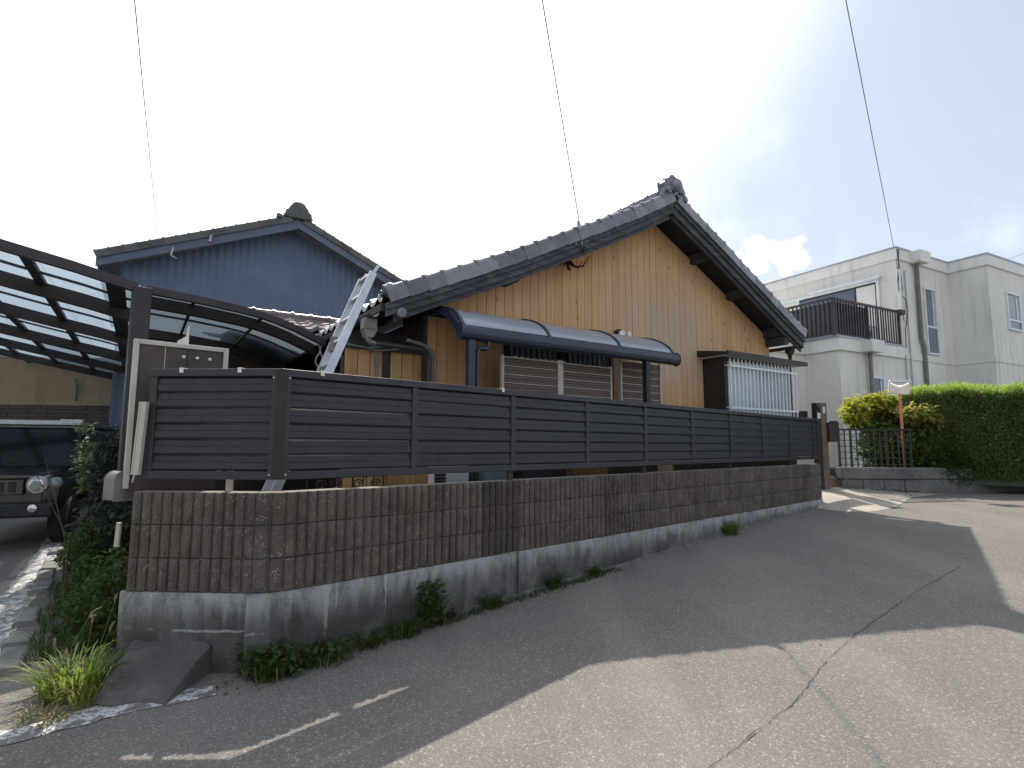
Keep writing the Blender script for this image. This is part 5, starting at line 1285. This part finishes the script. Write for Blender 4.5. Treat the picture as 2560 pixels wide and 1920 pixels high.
m = MB(); m.prism([(.0, 0), (.016, 0), (.016, .13), (.008, .13), (-.0, .06), (-.05, .02), (-.05, .0)], -.006, .006, 'y'); o = obj('white_bracket', m, m_cap, None, (-2.28, 3.86, 2.036), (0, 0, R(42))); tag(o, 'white triangular bracket on top of the beige framed panel', 'bracket')
m = MB(); m.box(-.019, .019, -.02, .0, 0, .455); m.box(-.026, -.019, -.025, .0, 0, .455); m.box(.019, .024, -.028, .0, 0, .455); m.tube([(-.01, -.01, .0), (-.02, -.01, -.05)], [.006, .003], 5)
o = obj('white_channel', m, m_beige, None, (-2.335, 3.535, 1.155), (0, R(2.6), R(-3))); tag(o, 'upright off-white metal channel at the left end of the fence', 'channel')
m = MB(); arch = [(-.052, -.13), (.052, -.13)] + [(.052 * math.cos(a), .052 * math.sin(a) * 1.0) for a in [math.pi * i / 12 for i in range(13)]]
m.prism(arch, .0, .13, 'y'); o = obj('post_hood', m, m_greyplastic, None, (-2.50, 3.66, 1.115), (0, 0, R(60)), bevel=.006); tag(o, 'grey round topped letter post beside the beige frame', 'post')
m = MB(); m.box(-.014, .014, -.01, .01, .0, .165); o = obj('marker_stake', m, m_beige, None, (-2.735, 3.98, .635), (0, R(2), 0)); tag(o, 'short white plastic stake standing in the weeds', 'stake')
m = MB(); m.box(.0, .03, .02, .10, .0, 1.05); o = obj('end_post', m, m_bronze_p, None, (-2.40, 3.60, 0), (0, 0, R(-3))); tag(o, 'brown metal end post against the left end of the block wall', 'post')
# behind the gap under the fence
m = MB(); m.box(-.02, .02, -.01, .01, .6, 1.40); p = wl(-.17, .32, 0); tag(obj('white_stake', m, m_beige, None, p, (0, 0, R(5))), 'cream upright stake seen under the short fence stretch', 'stake')
IR = thing('iron_scroll_fence', 'black wrought iron scroll fence glimpsed below the louvre fence', 'fence', tuple(C0), WA)
m = MB()
for i in range(8):
    x = .40 + i * .09; m.tube([(x, .48, .6), (x, .48, 1.10)], .006, 5)
m.tube([(.30, .48, 1.10), (1.05, .48, 1.10)], .006, 5); obj('bars', m, m_rust, IR)
for x in (.50, .62, .80, .95):
    m = MB(); m.tube([(x + .045 * math.cos(a) * (1 - a / 12), .47, 1.045 + .04 * math.sin(a) * (1 - a / 12)) for a in [i * .6 for i in range(14)]], .006, 5); obj('scroll', m, m_rust, IR)
def gap_box(name, t0, t1, b0, b1, z0, z1, mat, label, cat, bevel=.01):
    o_ = thing(name, label, cat, tuple(C0), WA); m_ = MB(); m_.box(t0, t1, b0, b1, z0, z1); obj('casing', m_, mat, o_, bevel=bevel); return o_
ac = gap_box('ac_unit', 1.78, 2.20, .85, 1.15, .62, 1.22, m_ac, 'white air conditioner unit glimpsed under the fence with a square mesh', 'air conditioner')
for i in range(5):
    for j in range(3):
        m = MB(); m.box(1.785 + i * .026, 1.805 + i * .026, .838, .851, .985 + j * .032, 1.008 + j * .032); obj('mesh_opening', m, m_grill, ac)
gap_box('storage_box', 2.42, 2.72, .85, 1.2, .6, 1.24, m_bluebox, 'pale blue grey box glimpsed under the fence right of the white unit', 'box')
gap_box('storage_bin', 2.95, 3.65, .85, 1.4, .6, 1.20, m_fence, 'dark grey bin glimpsed under the fence', 'bin')
gap_box('storage_box', 4.75, 5.1, .7, 1.0, .6, 1.12, m_bluebox, 'small pale box under the far half of the fence', 'box')
gb = thing('garden_boarding', 'dark brown low boarding behind the far half of the block wall', 'boarding', tuple(C0), WA)
for t0, t1 in [(3.75, 4.70)] + [(5.12 + .65 * i, 5.12 + .65 * i + .64) for i in range(6)]: obj('board', MB().box(t0, t1, .30, .34, .55, 1.24), m_brown_wall, gb)
for k_, (t0, t1, lab) in enumerate(((1.12, 1.24, 'narrow upright board behind the wall, left of three'), (1.25, 1.42, 'wide upright board behind the wall, middle of three'), (1.52, 1.68, 'upright board behind the wall next to the air conditioner'))):
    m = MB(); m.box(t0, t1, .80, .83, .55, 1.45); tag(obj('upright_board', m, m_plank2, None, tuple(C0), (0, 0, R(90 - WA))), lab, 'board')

# ------------------------------------------------------------------ plants on the left
def ground_pts(*P): return P
rd = random.Random(11)
VB = thing('vine_bush', 'dark tangle of vine and bush between the parked car and the panel', 'bush', (-3.7, 5.4, 0), 90)
vo = (-3.7, 5.4, 0)
leafy('foliage', at_(vo, [(-4.15, 6.1, 1.15, .33, .3, .42), (-3.95, 5.9, .75, .42, .35, .38), (-3.75, 5.5, .45, .42, .40, .34), (-4.3, 6.2, .5, .3, .3, .35), (-3.35, 5.0, .75, .25, .25, .35)]), 12000, .065, m_leaf_dark, VB, 41, .55, .3, .25)
leafy('foliage', at_(vo, [(-3.55, 5.15, .42, .42, .34, .30), (-3.25, 4.75, .28, .35, .30, .24), (-3.0, 4.3, .20, .24, .30, .20), (-3.9, 5.6, .3, .4, .4, .25), (-2.75, 3.95, .16, .20, .26, .18), (-2.82, 4.10, .42, .14, .14, .20)]), 13000, .05, m_leaf_green, VB, 43, .5, .3, .25)
m = MB()
for i in range(5):
    a = rd.uniform(0, 6.28); x, y = rd.uniform(-.45, .0), rd.uniform(-.6, .6); m.tube([(x, y, 0), (x + .1 * math.cos(a), y + .1, .5), (x + .25 * math.cos(a), y + .25 * math.sin(a), rd.uniform(.9, 1.5))], [.010, .007, .003], 5)
obj('stem', m, m_twig, VB)
LV = thing('pale_vine', 'paler green climbing vine beside the windscreen of the parked car', 'vine', (-4.75, 6.3, 0), 90)
leafy('foliage', [(0, 0, 1.32, .07, .1, .10), (-.03, 0, 1.14, .09, .1, .10), (-.02, 0, 1.52, .10, .08, .07), (.05, .0, .95, .12, .1, .12)], 300, .075, leafmat('pale_vine_leaf', (.12, .16, .08, 1), (.20, .25, .12, 1)), LV, 45, .6)
m = MB(); m.tube([(.05, 0, .2), (.08, 0, .8), (0, 0, 1.2), (.04, 0, 1.5), (-.06, 0, 1.62)], [.008, .007, .006, .004, .003], 5); obj('stem', m, m_twig, LV)
# weeds along the lot edge
mg = MB(); e0 = Vector((-2.75, 3.75, 0)); e1 = Vector((-4.9, 6.9, 0))
for i in range(330):
    f = rd.random(); p = e0.lerp(e1, f) + Vector((rd.uniform(-.30, .35), rd.uniform(-.15, .2), 0)); blades(mg, p.x, p.y, gz(p.x, p.y), 12, rd.uniform(.06, .26), .12, rd, .0045, .8)
tag(obj('undergrowth', mg, m_leaf_green, smooth=False), 'tangled low green weeds along the edge of the side street', 'weeds', kind='stuff')
# bright foxtail grass in the sun at the wall corner
FG = thing('foxtail_grass', 'sunlit bright green foxtail grass clump at the left foot of the wall', 'grass clump', (-2.42, 3.27, gz(-2.42, 3.27)), 90)
m = MB(); blades(m, 0, 0, 0, 260, .30, .32, rd, .0062, .75); blades(m, .16, -.10, 0, 90, .20, .20, rd, .005, .9); blades(m, -.12, .06, 0, 110, .26, .22, rd, .0055, .8); obj('blades', m, m_grass_b, FG, smooth=False)
m = MB(); blades(m, .12, -.05, 0, 70, .24, .26, rd, .005, 1.0); blades(m, .08, -.28, 0, 60, .08, .25, rd, .006, 1.6); obj('dry_blades', m, m_grass_dry, FG, smooth=False)
for i, (dx, dy, h_) in enumerate(((-.06, .02, .40), (.03, .05, .36), (.10, .1, .46), (.20, .12, .62), (-.12, 0, .24), (.02, -.1, .22), (.14, 0, .33), (.05, -.18, .16))):
    lx = rd.uniform(-.04, .10); m = MB(); m.tube([(dx * .4, dy * .4, 0), (dx * .8, dy * .8, h_ * .6), (dx + lx, dy, h_)], .0018, 4); obj('stalk', m, m_grass_b, FG)
    m = MB(); m.tube([(dx + lx, dy, h_), (dx + lx * 1.15, dy, h_ + .025), (dx + lx * 1.4, dy, h_ + .045), (dx + lx * 1.8, dy, h_ + .06)], [.003, .007, .006, .001], 6); obj('seed_head', m, m_grass_dry, FG)
# weeds at the foot of the long wall
def tuft(t, off_, n_, h_, sp, label, mat=m_leaf_green, dry=0, leaves=0, seed=1):
    rd = random.Random(seed); p = C0 + D1 * t - B1 * off_; o_ = thing('weed_tuft', label, 'weed', (p.x, p.y, gz(p.x, p.y)), 90, 'weeds along the foot of the block wall')
    m = MB(); blades(m, 0, 0, 0, n_, h_, sp, rd, .0045, .8); obj('blades', m, mat, o_, smooth=False)
    if dry: m = MB(); blades(m, 0, 0, 0, dry, h_ * 1.1, sp * 1.3, rd, .0035, .9); obj('dry_blades', m, m_grass_dry, o_, smooth=False)
    if leaves: obj('leaves', (lambda mm: mm)(_lf(leaves, sp, h_, seed)), mat, o_, smooth=False)
    return o_
def _lf(n_, sp, h_, seed):
    rd = random.Random(seed + 90); m = MB()
    for _ in range(n_): a = rd.uniform(0, 6.28); r_ = sp * rd.random() ** .5 * .8; rot_leaf(m, (math.cos(a) * r_, math.sin(a) * r_ * .6, rd.uniform(.02, h_ * .8)), .05, rd, .1, .65)
    return m
tuft(-.02, .08, 209, 0.224, .22, 'leafy green weed at the wall corner, first along the long wall', dry=30, leaves=420, seed=2)
tuft(.28, .09, 171, 0.146, .26, 'low trailing weed just right of the wall corner', dry=40, leaves=160, seed=3)
tuft(.62, .07, 133, 0.157, .22, 'sparse weed under the two white lime streaks', dry=34, seed=4)
tuft(.90, .07, 228, 0.179, .24, 'grassy tuft right of the lime streaks', dry=26, seed=5)
tuft(1.13, .04, 209, 0.381, .13, 'tall dark green weed standing against the footing', leaves=420, seed=6)
tuft(1.30, .06, 114, 0.134, .20, 'low reddish weed right of the tall dark weed', m_leaf_dark, 26, 20, seed=7)
tuft(1.72, .06, 152, 0.190, .15, 'small fan of grass just left of the dark wall joint', dry=16, seed=8)
tuft(2.45, .05, 171, 0.202, .14, 'small fan of grass right of the dark wall joint', dry=16, seed=9)
tuft(3.02, .05, 133, 0.157, .14, 'little green tuft at the middle of the long wall', dry=8, seed=10)
tuft(5.75, .05, 494, 0.224, .16, 'round bright green tuft on the far half of the wall foot', m_grass_b, 0, 160, seed=12)
rd = random.Random(77); m = MB()
for i in range(700):
    t = rd.uniform(-.05, 3.4); off_ = rd.uniform(.0, .14); p = C0 + D1 * t - B1 * off_; blades(m, p.x, p.y, gz(p.x, p.y), 3, rd.uniform(.02, .07), .05, rd, .003, 1.0)
tag(obj('undergrowth', m, m_leaf_green, smooth=False), 'fine weeds and moss along the foot of the long wall', 'weeds', kind='stuff')
m = MB()
for i in range(420):
    t = rd.uniform(-.3, 3.6); off_ = .01 + abs(rd.gauss(0, .10)); p = C0 + D1 * t - B1 * off_; rot_leaf(m, (p.x, p.y, gz(p.x, p.y) + .006), rd.uniform(.012, .035), rd, -.2, .5)
for i in range(40):
    t = rd.uniform(9.25, 9.9); off_ = rd.uniform(-.3, .5); p = C0 + D1 * t - B1 * off_; rot_leaf(m, (p.x, p.y, gz(p.x, p.y) + .03), rd.uniform(.02, .06), rd, -.2, .5)
tag(obj('leaf_litter', m, m_twig, smooth=False), 'dry brown leaf litter along the wall foot', 'leaf litter', kind='stuff')

# ------------------------------------------------------------------ parked black off-road car (x across, y to the rear)
CR = thing('parked_car', 'small boxy black off-road car parked nose out under the carport', 'car', (-6.70, 7.25, gz(-6.7, 7.25)), 68)
def hull(name, sections, mat, parent=CR, bevel=.0, smooth=False):
    """loft of equal length outlines"""
    m = MB(); n_ = len(sections[0])
    for s_ in sections: m.v += list(s_)
    for k_ in range(len(sections) - 1):
        for j in range(n_): a = k_ * n_ + j; b = k_ * n_ + (j + 1) % n_; m.f.append((a, b, b + n_, a + n_))
    m.f.append(tuple(reversed(range(n_)))); m.f.append(tuple(range((len(sections) - 1) * n_, len(sections) * n_))); return obj(name, m, mat, parent, bevel=bevel, smooth=smooth)
def sec(y, hw_, z0, z1, c=.05): return [(-hw_, y, z0), (hw_, y, z0), (hw_, y, z1 - c), (hw_ - c, y, z1), (-hw_ + c, y, z1), (-hw_, y, z1 - c)]
hull('body', [sec(.10, .56, .42, .93), sec(.30, .60, .40, .97), sec(1.05, .62, .38, 1.03), sec(1.10, .66, .38, 1.06), sec(3.3, .68, .38, 1.06)], m_carpaint, bevel=.02)
hull('hood', [sec(.08, .50, .93, .975, .03), sec(.55, .53, .95, 1.02, .03), sec(1.08, .57, .98, 1.065, .03)], m_carpaint, bevel=.015)
hull('cabin', [sec(1.45, .58, 1.05, 1.64, .04), sec(3.25, .60, 1.05, 1.66, .04)], m_carglass)
hull('roof', [sec(1.38, .58, 1.615, 1.67, .03), sec(1.6, .61, 1.63, 1.705, .03), sec(3.28, .62, 1.63, 1.70, .03)], m_carpaint, bevel=.015)
m = MB(); m.quad((-.58, 1.10, 1.055), (.58, 1.10, 1.055), (.53, 1.40, 1.62), (-.53, 1.40, 1.62)); m.quad((-.58, 1.13, 1.055), (-.53, 1.43, 1.62), (.53, 1.43, 1.62), (.58, 1.13, 1.055)); obj('windscreen', m, m_carglass, CR)
for sx in (-1, 1):
    m = MB(); m.beam((sx * .60, 1.08, 1.05), (sx * .55, 1.42, 1.64), .05, .05); obj('windscreen_pillar', m, m_carpaint, CR)
    hull('wing', [[(sx * .52, .10, .55), (sx * .72, .14, .55), (sx * .74, .14, .83), (sx * .70, .12, .90), (sx * .54, .10, .93)], [(sx * .52, 1.15, .55), (sx * .75, 1.15, .55), (sx * .76, 1.15, .86), (sx * .72, 1.15, .93), (sx * .56, 1.15, .98)]], m_carpaint, bevel=.02)
    wh = bpy.data.objects.new('wheel', MB().lathe([(.18, -.10), (.30, -.10), (.34, -.06), (.34, .06), (.30, .10), (.18, .10)], (0, 0, 0), (1, 0, 0), 28).mesh('wheel', m_rubber)); COL.objects.link(wh); wh.parent = CR; wh.location = (sx * .66, .62, .34)
    m = MB(); m.lathe([(.19, -.06), (.19, .075), (.16, .06), (.05, .07), (.0, .08)], (0, 0, 0), (sx, 0, 0), 20); obj('rim', m, m_grill, wh)
    hl = obj('headlight', MB().lathe([(.115, -.02), (.118, .03), (.108, .04), (.10, .03)], (sx * .50, .08, .845), (0, -1, 0), 26), m_alu, CR)
    m = MB(); m.lathe([(.098, .0), (.085, .04), (.05, .055), (.0, .06)], (sx * .50, .07, .845), (0, -1, 0), 26); obj('lens', m, m_chrome, hl)
    m = MB(); m.lathe([(.060, .0), (.058, .005), (.050, .006)], (sx * .50, .01, .845), (0, -1, 0), 22); obj('lens_ring', m, m_lens, hl)
    m = MB(); m.lathe([(.075, .0), (.072, .05), (.05, .08), (.0, .09)], (sx * .68, .13, .86), (sx * .3, -1, .5), 18); obj('turn_lamp', m, m_lens, CR)
    m = MB(); m.lathe([(.048, .0), (.05, .03), (.03, .035), (.0, .04)], (sx * .52, -.07, .555), (0, -1, 0), 18); obj('fog_lamp', m, m_chrome, CR)
    m = MB(); m.box(min(sx * .64, sx * .84), max(sx * .64, sx * .84), 1.06, 1.14, 1.12, 1.28); obj('door_mirror', m, m_carpaint, CR, bevel=.02)
m = MB(); m.box(-.72, .72, -.08, .12, .44, .62); obj('bumper', m, m_grill, CR, bevel=.03)
m = MB(); m.box(-.36, .36, .05, .09, .72, .92); gr_ = obj('grille', m, m_carpaint, CR, bevel=.01)
for i in range(5):
    m = MB(); m.box(-.30 + i * .125, -.22 + i * .125, .042, .051, .75, .89); obj('grille_slot', m, m_grill, gr_)
m = MB(); m.box(-.165, .165, -.10, -.085, .45, .615); obj('number_plate', m, m_cap, CR)
m = MB(); m.box(-.58, .58, 1.36, 1.42, 1.68, 1.74); m.box(.30, .58, 1.34, 1.42, 1.70, 1.76); obj('roof_rail', m, m_alu, CR)
for x0 in (-.35, .1):
    m = MB(); m.beam((x0, 1.10, 1.075), (x0 + .38, 1.16, 1.16), .014, .014); obj('wiper', m, m_black, CR)
